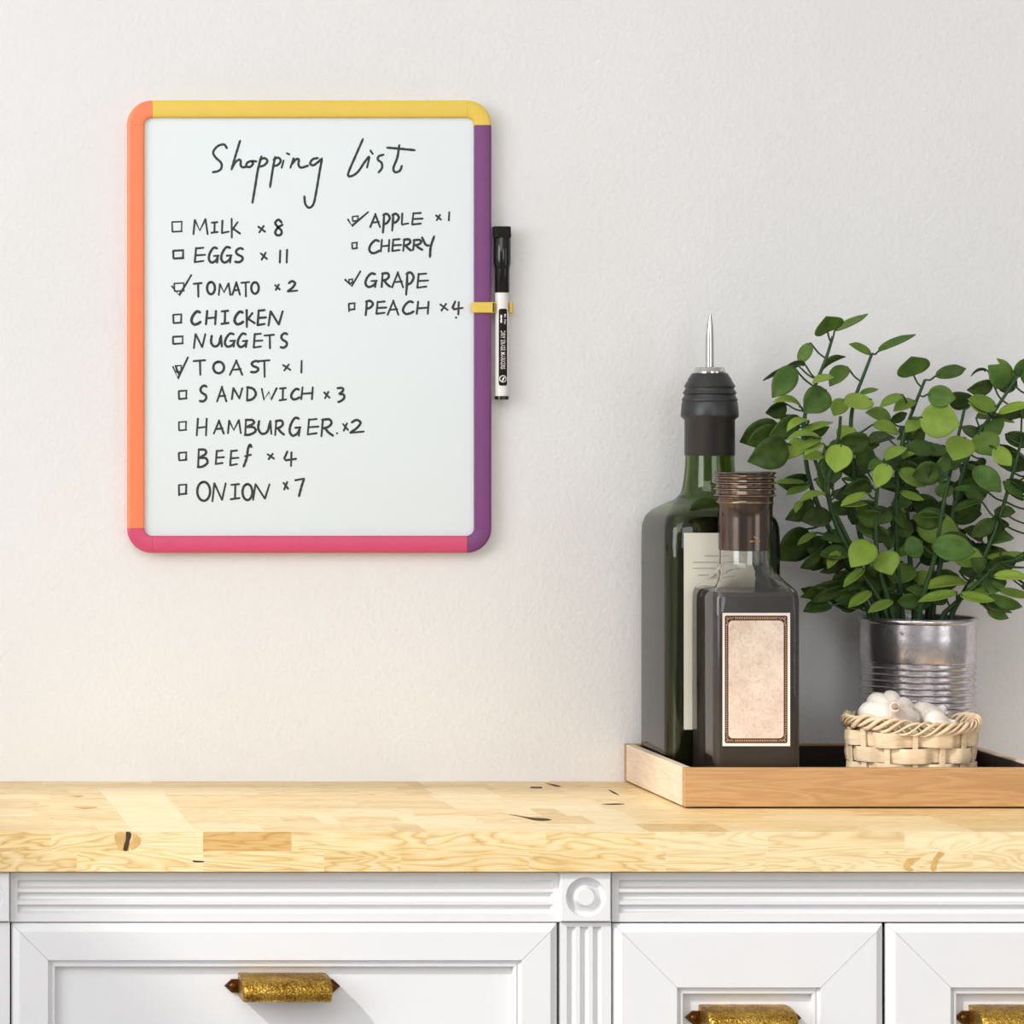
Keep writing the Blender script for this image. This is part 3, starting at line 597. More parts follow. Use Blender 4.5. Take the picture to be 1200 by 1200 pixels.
for sgn, yc_ in ((-1, 371.6), (1, 376)):            # moustache mark
    pts = [(-3.0, yc_ - 2.6), (-1.6, yc_ - 2.4), (-1.0, yc_ - .6), (-1.4, yc_ + 1.2), (-1.2, yc_ + 2.6), (-2.6, yc_ + 2.4), (-3.4, yc_ + .6), (-3.2, yc_ - 1)]
    if sgn > 0: pts = [(a, 2 * yc_ - b) for a, b in pts]
    m.add([wrap(a, b, .0002) for a, b in pts], [list(range(8))])
n = 24
for r0, r1 in ((3.2, 4.2),):
    m.add([wrap(r * math.cos(2 * math.pi * j / n) - .2, 444 + r * math.sin(2 * math.pi * j / n), .0002) for r in (r0, r1) for j in range(n)], [[j, (j + 1) % n, n + (j + 1) % n, n + j] for j in range(n)])
m.add([wrap(a, b, .0002) for a, b in ((-1.8, 446), (-.6, 443), (1.2, 441.5), (1.6, 443), (.6, 445.4), (-1, 447))], [list(range(6))])
m.build('lettering', M_WHITEP, lab, recalc=False)

# ------------------------------------------------------------------ tray
tx0, tx1, ty0, ty1 = .0871, .3550, -.1710, -.0015
tz0, tz1, th = CT + .0014, .9297, .0066
tray = empty('tray', ((tx0 + tx1) / 2, (ty0 + ty1) / 2, CT)); tag(tray, 'rectangular light oak tray with dark inside holding bottles, basket and plant', 'tray')
m = MB(); m.box((tx0, ty0, tz0), (tx1, ty0 + th, tz1), .0006); m.build('front_board', M_TRAY, tray)
m = MB(); m.box((tx0, ty1 - th, tz0), (tx1, ty1, tz1), .0006); m.build('back_board', M_TRAY, tray)
for xa in (tx0, tx1 - th):
    m = MB(); m.box((xa, ty0 + th, tz0), (xa + th, ty1 - th, tz1), .0005); m.build('side_board', M_TRAYLIT, tray)
TF = tz0 + .0065
m = MB(); m.box((tx0 + th, ty0 + th, tz0), (tx1 - th, ty1 - th, TF)); m.box((tx0 + th, ty0 + th, TF), (tx1 - th, ty0 + th + .0008, tz1 - .0012)); m.box((tx0 + th, ty1 - th - .0008, TF), (tx1 - th, ty1 - th, tz1 - .0012))
m.box((tx0 + th, ty0 + th, TF), (tx0 + th + .0008, ty1 - th, tz1 - .0012)); m.box((tx1 - th - .0008, ty0 + th, TF), (tx1 - th, ty1 - th, tz1 - .0012)); m.build('dark_lining', M_TRAYD, tray)
for xa in (tx0 + .012, tx1 - .022):
    for ya in (ty0 + .012, ty1 - .022):
        m = MB(); m.box((xa, ya, CT), (xa + .01, ya + .01, tz0 + .0002)); m.build('foot', M_TRAYD, tray)
TF += .0001

# ------------------------------------------------------------------ bottles
def bottle_glass(prof, cx_, cy_, wall, base, mat, parent, n=10):
    m = MB(); outer = [rrect(cx_, cy_, z, a, b, r, n) for z, a, b, r in prof]
    inner = [rrect(cx_, cy_, max(z, prof[0][0] + base) if i < 3 else z, a - wall, b - wall, max(r - wall * .5, .001), n) for i, (z, a, b, r) in enumerate(prof)]
    rings = outer + inner[::-1]
    m.loft(rings, True, True, True)
    return m.build('bottle_glass', mat, parent, smooth=True, ang=50)
# tall green bottle
gx, gy = .1390, -.0536; gz = gy - CY
def ZG(py): return CZ - (py - VY) * gz / FPX
gb = empty('olive_oil_bottle', (gx, gy, TF)); tag(gb, 'tall green glass oil bottle with black pourer and steel spout', 'bottle')
hw = .0437; nk = .0182
prof = [(TF, hw - .004, hw - .004, .007), (TF + .0015, hw - .001, hw - .001, .0115), (TF + .006, hw, hw, .0125), (ZG(640), hw, hw, .0125), (ZG(616), hw - .0003, hw - .0003, .0128), (ZG(606), hw - .0020, hw - .0020, .014), (ZG(598), hw - .0058, hw - .0058, .016), (ZG(591), hw - .0120, hw - .0120, .021), (ZG(585), hw - .0182, hw - .0182, .0235), (ZG(579), .0222, .0222, .0222), (ZG(572), .0206, .0206, .0206), (ZG(562), .0196, .0196, .0196), (ZG(549), .0187, .0187, .0187), (ZG(534), nk, nk, nk), (ZG(500), nk, nk, nk)]
bottle_glass(prof, gx, gy, .0028, .006, M_GGREEN, gb)
m = MB(); k = .0024; lp = [(TF + .0056, hw - k, hw - k, .008)] + [(z, a - k, b - k, max(r - k * .5, .001)) for z, a, b, r in prof[3:6]] + [(ZG(603.5), hw - .0050, hw - .0050, .012)]
m.loft([rrect(gx, gy, z, a, b, r, 10) for z, a, b, r in lp]); m.build('oil', M_OIL, gb, smooth=True, ang=50)
yl = gy - hw
m = MB(); a = P(801.3, 855, yl); b = P(884, 624.5, yl); m.box((a.x, yl - .00025, a.z), (b.x, yl - .00003, b.z)); lb = m.build('label', M_PAPER, gb)
m = MB()
def scribble(x0, x1, y, amp, yy, wd=.00055):
    n_ = int((x1 - x0) * 1.6); pts = []
    for i in range(n_ + 1):
        x = x0 + (x1 - x0) * i / n_; pts.append((x, y + amp * math.sin(i * 1.9) * (.5 + .5 * math.sin(i * .37 + y))))
    for i in range(n_):
        p, q = P(pts[i][0], pts[i][1], yy), P(pts[i + 1][0], pts[i + 1][1], yy); m.add([p + Vector((0, 0, wd / 2)), q + Vector((0, 0, wd / 2)), q - Vector((0, 0, wd / 2)), p - Vector((0, 0, wd / 2))], [[0, 1, 2, 3]])
scribble(826, 850, 651.5, 1.6, yl - .0004); scribble(812, 868, 659, 1.6, yl - .0004); scribble(812, 866, 666, 1.0, yl - .0004); scribble(818, 860, 674, 1.2, yl - .0004)
m.build('script', M_SCRIPT, lb, recalc=False)
def pr(px): return px / 2 / 1.04 * gz / FPX
m = MB(); pc = (gx, gy, 0)
m.lathe(pc, [(nk + .0002, ZG(533.8)), (pr(59.5), ZG(533.4)), (pr(59.5), ZG(492)), (pr(68), ZG(488.5)), (pr(68.6), ZG(486)), (pr(66), ZG(472)), (pr(64.4), ZG(470.6)), (pr(66), ZG(469)), (pr(65.2), ZG(467.6)), (pr(60.4), ZG(464)), (pr(60), ZG(462.6)), (pr(63.6), ZG(461)), (pr(62.6), ZG(459.6)), (pr(57.6), ZG(456)), (pr(57.4), ZG(454.6)), (pr(60.4), ZG(453)), (pr(59), ZG(451.4)), (pr(54), ZG(447.5)), (pr(50), ZG(443.5)), (pr(42), ZG(437.4)), (pr(30), ZG(437.2))], 64)
po = m.build('pourer', M_RUBBER, gb, smooth=True, ang=50)
m = MB(); m.lathe(pc, [(pr(36), ZG(437.6)), (pr(38.6), ZG(437.2)), (pr(38.6), ZG(435.4)), (pr(37), ZG(434.8)), (pr(35.4), ZG(431)), (pr(33), ZG(430.2)), (pr(8), ZG(430))], 48); m.build('steel_collar', M_STEEL, po, smooth=True, ang=50)
m = MB(); q0 = ZG(430.4); tip = ZG(367.5)
m.tube([(gx, gy, q0), (gx, gy, q0 + .008), (gx, gy, q0 + .022), (gx + .0002, gy, q0 + .032), (gx + .0006, gy, tip)], [.0031, .0031, .0030, .0024, .0007], 20); m.build('steel_spout', M_STEEL, po, smooth=True, ang=60)

# small square bottle in front
sx, sy = .1430, -.1315; sz = sy - CY
def ZS(py): return CZ - (py - VY) * sz / FPX
sb = empty('square_bottle', (sx, sy, TF)); tag(sb, 'small square clear bottle of dark liquid with bronze cap and ornate parchment label', 'bottle')
hw = .0316; hd = .0316
NR = .0188
prof = [(TF, hw - .002, hd - .002, .004), (TF + .001, hw - .0004, hd - .0004, .005), (TF + .004, hw, hd, .0055), (ZS(720), hw, hd, .0055), (ZS(699), hw - .0001, hd - .0001, .006), (ZS(691), hw - .0009, hd - .0009, .0066), (ZS(686.5), hw - .0030, hd - .0030, .0075), (ZS(680), hw - .0064, hd - .0064, .010), (ZS(672.5), hw - .0100, hd - .0100, .014), (ZS(666), .0199, .0199, .0175), (ZS(660), .0190, .0190, .0188), (ZS(654), NR, NR, NR), (ZS(600), NR, NR, NR)]
bottle_glass(prof, sx, sy, .0022, .010, M_GCLEAR, sb)
m = MB(); k = .0019; zb = ZS(880)
m.loft([rrect(sx, sy, z, a, b, r, 10) for z, a, b, r in [(TF + .0094, hw - k - .001, hd - k - .001, .004), (TF + .012, hw - k, hd - k, .0045), (ZS(700), hw - k, hd - k, .0045), (ZS(692), hw - k - .0008, hd - k - .0008, .005)]]); m.build('liquid', M_SYRUP, sb, smooth=True, ang=50)
yl = sy - hd - .0001
a = P(846.7, 874.3, yl); b = P(925.8, 718.2, yl)
m = MB(); m.box((a.x, yl - .0003, a.z), (b.x, yl + .0002, b.z)); lb = m.build('label', M_PAPERP, sb)
m = MB(); yy = yl - .0004
def rr2(x0, y0, x1, y1, r, n=6):
    out = []
    for q, (cx_, cy_) in enumerate(((x1 - r, y0 + r), (x0 + r, y0 + r), (x0 + r, y1 - r), (x1 - r, y1 - r))):
        for i in range(n + 1):
            an = R(90 * (q + i / n)); out.append((cx_ + r * math.cos(an), cy_ - r * math.sin(an)))
    return out
o_, i_ = rr2(849.4, 721.4, 922.8, 871, 2.2), rr2(853.6, 727.2, 918.4, 865.2, 5.2)
N_ = len(o_)
m.add([P(x, y, yy) for x, y in o_ + i_], [[j, (j + 1) % N_, N_ + (j + 1) % N_, N_ + j] for j in range(N_)])
m.build('label_border', M_BORD, lb, recalc=False)
m = MB(); m.add([P(x, y, yy - .00003) for x, y in i_], [list(range(N_))]); m.build('label_panel', M_PARCH, lb, recalc=False)
m = MB()                                           # light beads, bars and scrolls of the printed border
def dot(x, y, rx, ry, d=.00008):
    m.add([P(x + rx * math.cos(2 * math.pi * j / 8), y + ry * math.sin(2 * math.pi * j / 8), yy - d) for j in range(8)], [list(range(8))])
y = 733
while y < 862:
    for x in (851.5, 920.8): dot(x, y, .8, .6)
    y += 2.6
x = 862
while x < 911:
    for yv in (724.3, 868): dot(x, yv, .5, 1.5)
    x += 2.1
for xx_, sgn in ((852, 1), (920, -1)):
    for yv, sg in ((724, 1), (868.4, -1)):
        for k in range(5): dot(xx_ + sgn * k * 1.7, yv + (k % 2) * 1.2 * sg, .9, .55)
        for k in range(1, 5): dot(xx_ + (k % 2) * sgn * 1.0 - .4 * sgn, yv + sg * k * 2.0, .6, .8)
m.build('border_print', M_BORDL, lb, recalc=False)
def ps(px): return px / 2 / 1.04 * sz / FPX
m = MB(); prof_c = [(NR + .0001, ZS(644.6)), (ps(63.4), ZS(644.3)), (ps(64), ZS(606)), (ps(64.5), ZS(592)), (ps(67), ZS(589.5)), (ps(67), ZS(587.6)), (ps(65.4), ZS(586)), (ps(66.6), ZS(583))]
for yr in (580.5, 573, 566, 559.5):
    prof_c += [(ps(67.4), ZS(yr + 1.4)), (ps(72.6), ZS(yr + .6)), (ps(72.8), ZS(yr - .8)), (ps(70), ZS(yr - 1.8)), (ps(68.6), ZS(yr - 3.6))]
prof_c += [(ps(72), ZS(555.2)), (ps(72.4), ZS(553.6)), (ps(70.4), ZS(552.9)), (ps(30), ZS(552.8))]
m.lathe((sx, sy, 0), prof_c, 72); cp = m.build('cap', M_FOIL, sb, smooth=True, ang=30)
for yr in (588.6, 580.4, 572.9, 565.9, 559.4):
    m = MB(); rr_ = ps(72.9) if yr < 585 else ps(67.1)
    m.lathe((sx, sy, 0), [(rr_ - .0003, ZS(yr + .4)), (rr_ + .00012, ZS(yr + .2)), (rr_ + .00012, ZS(yr - .3)), (rr_ - .0003, ZS(yr - .5))], 72, False, False); m.build('copper_ring', M_COPPER, cp, smooth=True)
m = MB(); rcp = ps(63.6)
def capw(px, py, lift=.0002):
    dx = (px - 876) * sz / FPX; an = max(-1.4, min(1.4, dx / rcp)); r = rcp + lift; return Vector((sx + r * math.sin(an), sy - r * math.cos(an), ZS(py)))
for poly in ([(879.5, 627), (882, 628), (885, 630), (884.5, 631.5), (881, 629.2)], [(875, 633), (878, 632), (883, 632.6), (888, 632.4), (888, 633.1), (882, 633.8), (876, 634.4)]):
    m.add([capw(x - 3, y) for x, y in poly], [list(range(len(poly)))])
m.build('emblem', M_COPPER, cp, recalc=False)

# ------------------------------------------------------------------ basket and garlic
bx, by, bz = .2655, -.1325, TF
bw, bd, bh = .0465, .0288, .0460
bk = empty('woven_basket', (bx, by, TF)); tag(bk, 'small oval pale woven basket holding garlic bulbs, in front of the tin can', 'basket')
NS = 14
def bp(a, z, off=0):
    f = .95 + .05 * z / bh; return Vector((bx + (bw * f + off) * math.cos(a), by + (bd * f + off) * math.sin(a), bz + z))
m = MB(); m.loft([[bp(2 * math.pi * j / 48, z, -.003) for j in range(48)] for z in (0, .002)]); m.build('basket_base', M_WICKER, bk)
AOFF = .08
for r in range(4):
    z0 = .0008 + r * .0114; z1 = z0 + .0110; m = MB(); n_ = 168; rings = []
    for j in range(n_):
        a = 2 * math.pi * j / n_; wv = math.cos((a - AOFF) * NS / 2 + r * math.pi)
        off = .0022 * max(-1, min(1, wv * 1.8)); zj = .0004 * math.sin(a * 5 + r)
        rings.append([bp(a, z0 + zj, off), bp(a, (z0 + z1) / 2 + zj, off + .0007), bp(a, z1 + zj, off), bp(a, z1 + zj, off - .0008), bp(a, (z0 + z1) / 2 + zj, off - .0005), bp(a, z0 + zj, off - .0008)])
    rings.append(rings[0]); m.loft(rings, True, False, False); m.build('weaver_strip', M_WICKER, bk, smooth=True, ang=50)
for s in range(NS):
    a = AOFF + 2 * math.pi * s / NS; tdir = Vector((-bw * math.sin(a), bd * math.cos(a), 0)).normalized(); m = MB()
    m.loft([[bp(a, z, o) + tdir * u for u, o in ((-.0019, -.0007), (.0019, -.0007), (.0019, .0007), (-.0019, .0007))] for z in (0, .012, .024, .036, bh + .002)]); m.build('stake', M_WICKER, bk)
zr = bh + .0040; rb_ = random.Random(4)
for s in range(5):
    m = MB(); pts = []; rad_ = []; n_ = 300; p0 = rb_.uniform(0, 6)
    for j in range(n_ + 1):
        a = 2 * math.pi * j / n_; ph = a * 8 + s * 2 * math.pi / 5
        rad = .0020 + .0024 * math.cos(ph); pts.append(bp(a, zr + (.0042 + .0012 * math.sin(a * 3 + p0)) * math.sin(ph) + .0012 * math.sin(a * 2 + 1.0) + .0024 * max(0, math.cos(a - 3.0)), rad - .0012))
        rad_.append(.00125 + .0005 * math.sin(a * 5 + p0))
    m.tube(pts, rad_, 6); m.build('rim_braid', M_WICKER, bk, smooth=True, ang=70)

def garlic(loc, r, tilt, lobes, ph, label):
    o = empty('garlic_bulb', loc); tag(o, label, 'garlic', 'garlic bulbs in the basket')
    m = MB(); rings = []; n_ = 64; h = r * 1.75; rot = Matrix.Rotation(R(tilt[0]), 3, 'X') @ Matrix.Rotation(R(tilt[1]), 3, 'Y')
    prof_g = [(.25, 0), (.62, .02), (.9, .14), (1.0, .32), (.97, .48), (.82, .62), (.55, .74), (.32, .82), (.21, .9), (.17, 1.0)]
    for rr_, z in prof_g:
        k = .15 * math.sin(math.pi * min(1, z / .9)) ** .6
        rings.append([Vector(loc) + rot @ Vector((math.cos(a) * r * rr_ * q, math.sin(a) * r * rr_ * q, (z - .35) * h)) for a, q in [(2 * math.pi * j / n_, 1 - k + k * 1.3 * abs(math.cos(lobes * math.pi * j / n_ + ph)) ** .55) for j in range(n_)]])
    m.loft(rings); m.build('bulb', M_GARLIC, o, smooth=True, ang=60)
    m = MB(); m.tube([Vector(loc) + rot @ Vector((dx * r, 0, z * h)) for dx, z in ((0, .62), (0, .67), (.03, .72))], [r * .13, r * .12, r * .08], 12); m.build('stalk', M_GARLICD, o, smooth=True)
gq = P(1041, 843, -.138); garlic((gq.x, -.138, gq.z), .0212, (62, -6), 9, .3, 'largest whole garlic bulb, on the left of the woven basket')
gq = P(1085, 847, -.122); garlic((gq.x, -.1225, gq.z), .0165, (-20, 52), 8, .9, 'garlic bulb on the right of the basket, lying behind the front clove')
gq = P(1096, 851, -.142); garlic((gq.x, -.1425, gq.z), .0125, (35, 75), 6, .2, 'small garlic bulb at the front right, just above the basket rim')

# ------------------------------------------------------------------ plant in a tin can
cx_, cy_ = .2985, -.0525; cz_ = cy_ - CY
def ZC(py): return CZ - (py - VY) * cz_ / FPX
def pc_(px): return px / 1.058 * cz_ / FPX
plant = empty('potted_plant', (cx_, cy_, TF)); tag(plant, 'bushy green round-leaved plant growing in a ribbed tin can at the right of the tray', 'plant')
rc_ = pc_(68.8); prof_t = [(rc_ * .96, TF), (rc_ + .0006, TF + .0004), (rc_ + .0006, TF + .003), (rc_ - .0004, TF + .004)]
prof_t += [(rc_ - .0004, ZC(858))]
for i in range(11):
    yc_ = 850.5 - i * 7.4
    prof_t += [(rc_ - .0006, ZC(yc_ + 2.6)), (rc_ - .0021, ZC(yc_ + .9)), (rc_ - .0021, ZC(yc_ - .1)), (rc_ - .0004, ZC(yc_ - 2.2)), (rc_, ZC(yc_ - 3.4))]
prof_t += [(rc_, ZC(745)), (rc_, ZC(729)), (rc_ + .0014, ZC(727.6)), (rc_ + .0018, ZC(725)), (rc_ + .0010, ZC(722.8)), (rc_ - .0004, ZC(722.2)), (rc_ - .0014, ZC(723.4)), (rc_ - .0014, ZC(745)), (rc_ - .0016, TF + .002)]
m = MB(); m.lathe((cx_, cy_, 0), prof_t, 96, True, True); m.build('tin_can', M_TIN, plant, smooth=True, ang=50)
m = MB(); zs = ZC(735); n_ = 40
m.lathe((cx_, cy_, 0), [(rc_ - .0018, zs - .012), (rc_ - .0018, zs), (rc_ * .6, zs + .002), (rc_ * .2, zs + .003)], 40); m.build('soil', M_SOIL, plant, smooth=True)

# stems: (Y at the soil, Y at the tip, photo polyline from tip to soil)
STEMS = [(-.060, -.075, [(976, 394), (968, 420), (958, 445), (944, 482), (943, 520), (948, 560), (962, 600), (985, 645), (1004, 685), (1022, 724)]),
         (-.066, -.095, [(950, 527), (957, 545), (972, 587), (990, 625), (1008, 665), (1030, 724)]),
         (-.050, -.060, [(1022, 414), (1012, 440), (1001, 470), (997, 500), (1000, 545), (1003, 600), (1016, 660), (1036, 724)]),
         (-.072, -.105, [(985, 488), (983, 510), (976, 540), (970, 575), (982, 620), (1010, 670), (1044, 724)]),
         (-.055, -.085, [(1084, 445), (1070, 480), (1058, 515), (1053, 560), (1050, 610), (1052, 670), (1058, 724)]),
         (-.074, -.100, [(1035, 553), (1028, 575), (1026, 620), (1031, 670), (1048, 724)]),
         (-.045, -.070, [(1193, 440), (1168, 478), (1145, 512), (1128, 555), (1112, 620), (1100, 670), (1092, 724)]),
         (-.055, -.060, [(1196, 520), (1184, 565), (1170, 610), (1152, 655), (1132, 690), (1112, 724)]),
         (-.076, -.110, [(1112, 560), (1104, 600), (1096, 650), (1084, 690), (1076, 724)]),
         (-.066, -.095, [(1170, 660), (1150, 680), (1128, 700), (1100, 724)]),
         (-.036, -.030, [(1058, 500), (1062, 580), (1066, 650), (1072, 724)]),
         (-.034, -.028, [(1130, 480), (1112, 560), (1096, 640), (1086, 724)])]
stem_pts = []
for ys, yt, poly in STEMS:
    L_ = len(poly); pts = []
    for i, (a, b) in enumerate(poly):
        f = i / (L_ - 1); pts.append((a, b, yt + (ys - yt) * f))
    stem_pts.append([(q.x, q.y, q.z) for q in catmull(pts, 4)])
# leaves: base px, tip px, true width px, roll (0 faces the viewer, 90 faces up, <0 hangs facing down), depth class, hue, tip depth offset in mm; low hue puts shade of back leaves into colour
LEAVES = [
 (970, 389, 968, 371, 31, 25, 2, .55, -12), (978, 388, 1017, 368, 15, 62, 1, .6, 4), (950, 402, 936, 427, 13, 15, 1, .6, 0), (936, 429, 894, 446, 14, 110, 0, .1, 4), (944, 428, 918, 432, 15, 105, 1, .2, -4), (930, 430, 905, 466, 23, -8, 2, .35, -6),
 (921, 473, 897, 484, 19, -35, 0, .1, 2), (939, 477, 906, 471, 13, 62, 2, .95, -4), (962, 436, 991, 418, 14, 115, 1, .15, 2), (976, 441, 952, 449, 13, 55, 2, .9, -8), (993, 430, 972, 453, 17, 20, 1, .5, -4), (968, 457, 942, 484, 27, -5, 2, .3, -6),
 (990, 468, 977, 487, 17, 15, 1, .85, -4), (1021, 468, 989, 474, 27, 48, 2, .95, -8), (1008, 462, 1029, 456, 9, 55, 1, .6, 2), (1021, 415, 995, 403, 13, 55, 1, .6, -2), (1029, 412, 1073, 392, 15, 60, 1, .55, 4), (1071, 440, 1068, 418, 34, 22, 1, .5, -8),
 (1058, 463, 1031, 477, 13, 45, 2, .7, -4), (1072, 470, 1047, 482, 14, 35, 2, .75, -6), (1096, 441, 1132, 432, 14, 20, 1, .3, 4), (1087, 462, 1120, 467, 22, 10, 2, .6, -8), (1140, 470, 1110, 461, 24, -40, 0, .05, 2), (1078, 489, 1125, 498, 35, 4, 2, .85, -12),
 (1080, 491, 1061, 507, 15, 25, 1, .9, -2), (1164, 450, 1133, 457, 18, -35, 1, .1, -2), (1180, 452, 1158, 428, 25, 15, 1, .4, -4), (1157, 434, 1138, 441, 9, 100, 0, .1, 2), (1192, 452, 1166, 446, 18, -10, 0, .3, 0), (1187, 441, 1168, 420, 11, 50, 1, .8, -2), (1189, 440, 1210, 421, 16, -10, 1, .3, 2),
 (1168, 477, 1134, 468, 20, 40, 2, .7, -6), (1158, 483, 1135, 472, 12, 45, 2, .95, -8), (1170, 485, 1210, 474, 15, 55, 2, .85, -6), (1168, 488, 1208, 482, 12, -30, 1, .1, 0), (1166, 490, 1189, 495, 8, 55, 1, .8, 2), (1158, 494, 1172, 509, 22, 5, 1, .45, -4),
 (1131, 513, 1117, 540, 28, 8, 2, .85, -10), (1146, 508, 1163, 534, 28, 12, 2, .6, -8), (1178, 509, 1214, 521, 17, -20, 1, .2, 2), (1165, 524, 1185, 546, 18, 25, 2, .9, -6), (1172, 521, 1206, 550, 24, -25, 0, .2, 4),
 (912, 497, 867, 518, 26, -15, 0, .12, -2), (914, 503, 875, 521, 22, -20, 1, .12, -4), (937, 490, 901, 511, 22, -25, 1, .15, -8), (937, 490, 911, 487, 13, -35, 0, .1, 0), (922, 520, 876, 541, 32, -12, 2, .08, -6), (948, 493, 922, 506, 13, 55, 2, .85, -6), (962, 514, 922, 515, 12, 62, 2, .75, -4), (937, 508, 976, 495, 14, 62, 2, .8, -4), (940, 512, 972, 500, 12, -30, 1, .1, 0),
 (943, 517, 921, 539, 18, 15, 2, .9, -8), (962, 514, 936, 529, 12, 50, 2, .75, -6), (965, 520, 942, 534, 10, 45, 2, .95, -8), (965, 533, 942, 538, 15, 45, 2, .85, -8), (997, 500, 986, 520, 19, 12, 2, .9, -8), (986, 521, 979, 554, 26, 8, 2, .95, -8), (1022, 498, 1054, 509, 15, 42, 1, .9, 2), (1044, 493, 1014, 483, 17, 40, 1, .6, -2), (1044, 493, 1063, 484, 11, -30, 1, .1, 0),
 (1002, 521, 1031, 521, 11, -30, 0, .2, 2), (994, 531, 1031, 539, 17, 42, 1, .85, -2), (1036, 543, 1017, 550, 16, 35, 1, .45, -4), (1040, 544, 1027, 572, 18, 10, 2, .95, -8), (1060, 524, 1038, 540, 18, 50, 2, .9, -8), (1056, 538, 1072, 532, 10, 60, 2, .85, -4), (1053, 551, 1085, 570, 17, 22, 2, .75, -4), (1072, 552, 1117, 549, 15, 55, 2, .6, -4),
 (1004, 545, 985, 552, 15, -35, 0, .15, 0), (987, 561, 1019, 564, 9, 62, 1, .65, -2), (1019, 566, 986, 578, 20, -35, 0, .06, 2), (1017, 578, 985, 593, 13, 50, 2, .9, -8), (1016, 590, 985, 593, 10, 60, 2, .8, -8), (1061, 598, 1032, 606, 13, 50, 2, .85, -8), (1054, 576, 1083, 586, 11, 45, 2, .75, -4),
 (947, 560, 911, 566, 20, -35, 0, .06, 0), (944, 566, 907, 566, 10, 60, 1, .6, -2), (949, 567, 921, 580, 13, 50, 1, .55, -4), (968, 579, 937, 589, 12, 58, 2, .8, -6), (952, 586, 920, 609, 20, -30, 1, .08, -2), (939, 587, 932, 601, 8, 30, 2, .8, -6),
 (946, 620, 915, 657, 36, -35, 0, .04, 2), (957, 624, 934, 639, 10, 50, 1, .7, -2), (976, 638, 940, 666, 22, -35, 0, .04, 0), (962, 646, 938, 666, 12, -35, 1, .05, 0), (970, 644, 952, 669, 16, -35, 0, .05, 0), (984, 646, 970, 667, 11, 25, 2, .85, -6), (993, 658, 961, 671, 12, -35, 1, .06, 0), (1021, 636, 997, 665, 27, 8, 2, .95, -10), (1030, 648, 1045, 674, 28, 15, 2, .85, -10),
 (990, 683, 938, 700, 17, -35, 1, .06, 0), (992, 688, 949, 706, 14, -35, 1, .06, -2), (1013, 666, 988, 688, 12, 45, 2, .85, -8), (1014, 670, 992, 692, 16, -35, 1, .06, 0), (1021, 693, 994, 712, 13, 35, 2, .75, -8), (1046, 704, 1017, 718, 13, 42, 2, .75, -8),
 (1074, 616, 1125, 625, 32, 4, 2, .65, -10), (1092, 639, 1143, 647, 27, 12, 2, .5, -10), (1118, 653, 1154, 656, 24, 28, 2, .75, -10), (1064, 609, 1048, 631, 21, 6, 2, .5, -8), (1081, 632, 1049, 653, 14, 35, 2, .6, -6), (1064, 661, 1051, 685, 25, 15, 2, .6, -8), (1073, 684, 1091, 671, 15, 25, 2, .9, -8), (1133, 683, 1080, 691, 17, 48, 2, .95, -8), (1121, 694, 1076, 705, 14, 48, 2, .75, -8),
 (1124, 697, 1166, 704, 15, 48, 2, .8, -8), (1132, 690, 1178, 687, 18, 30, 1, .5, -6), (1164, 676, 1206, 677, 16, 52, 2, .9, -6), (1155, 654, 1207, 649, 13, 58, 1, .75, 0), (1145, 637, 1180, 646, 16, -35, 0, .08, 2), (1153, 660, 1179, 672, 18, -35, 0, .1, 2), (1170, 692, 1210, 699, 13, 50, 1, .75, 0), (1160, 697, 1198, 711, 13, -20, 1, .3, 0), (1150, 708, 1186, 718, 11, 55, 1, .5, 0), (1157, 714, 1182, 725, 11, -20, 1, .4, 0),
 (1141, 548, 1173, 577, 22, 12, 2, .5, -8), (1131, 546, 1146, 552, 8, 45, 1, .6, 0), (1117, 574, 1160, 576, 12, 60, 2, .4, -6), (1151, 588, 1115, 601, 11, 50, 1, .25, -4), (1176, 564, 1199, 587, 13, 30, 1, .55, -2), (1180, 562, 1208, 576, 15, -30, 1, .08, 0), (1166, 598, 1190, 600, 13, -20, 1, .2, 0), (1166, 603, 1177, 622, 12, -35, 1, .06, 0), (1165, 610, 1137, 629, 17, -20, 1, .25, -2)]
rnd = random.Random(11)
for k in range(150):                                  # inner leaves of the bush, coloured dark for the shade inside it
    a = rnd.uniform(968, 1170); b = rnd.uniform(510, 712); an = rnd.uniform(0, 2 * math.pi); l_ = rnd.uniform(24, 40)
    LEAVES.append((a, b, a + l_ * math.cos(an), b + .5 * l_ * math.sin(an), rnd.uniform(17, 26), rnd.choice([-35, -20, 20, 50, 60]), rnd.choice([0, 0, 1]), rnd.uniform(.05, .4), rnd.uniform(-4, 6)))
for k in range(12):  # back leaves, shade painted in by their dark colour
    a = rnd.uniform(1060, 1160); b = rnd.uniform(480, 560); an = rnd.uniform(0, 2 * math.pi); l_ = rnd.uniform(22, 34)
    LEAVES.append((a, b, a + l_ * math.cos(an), b + .5 * l_ * math.sin(an), rnd.uniform(13, 20), rnd.choice([-35, -20, 50, 60]), 0, rnd.uniform(.05, .35), rnd.uniform(-4, 6)))
for k in range(26):                                  # the side beyond the right edge
    a = rnd.uniform(1188, 1212); b = rnd.uniform(430, 700); l_ = rnd.uniform(24, 36); an = rnd.uniform(-.7, .7)
    LEAVES.append((a + 6, b, a + 6 + l_ * math.cos(an), b + l_ * math.sin(an), rnd.uniform(13, 21), rnd.choice([-30, 15, 50]), rnd.choice([0, 1, 2]), rnd.uniform(.1, .8), rnd.uniform(-6, 4)))
fol = [MB() for _ in STEMS]; pet = [MB() for _ in STEMS]
DEP = {0: .016, 1: 0.0, 2: -.020}
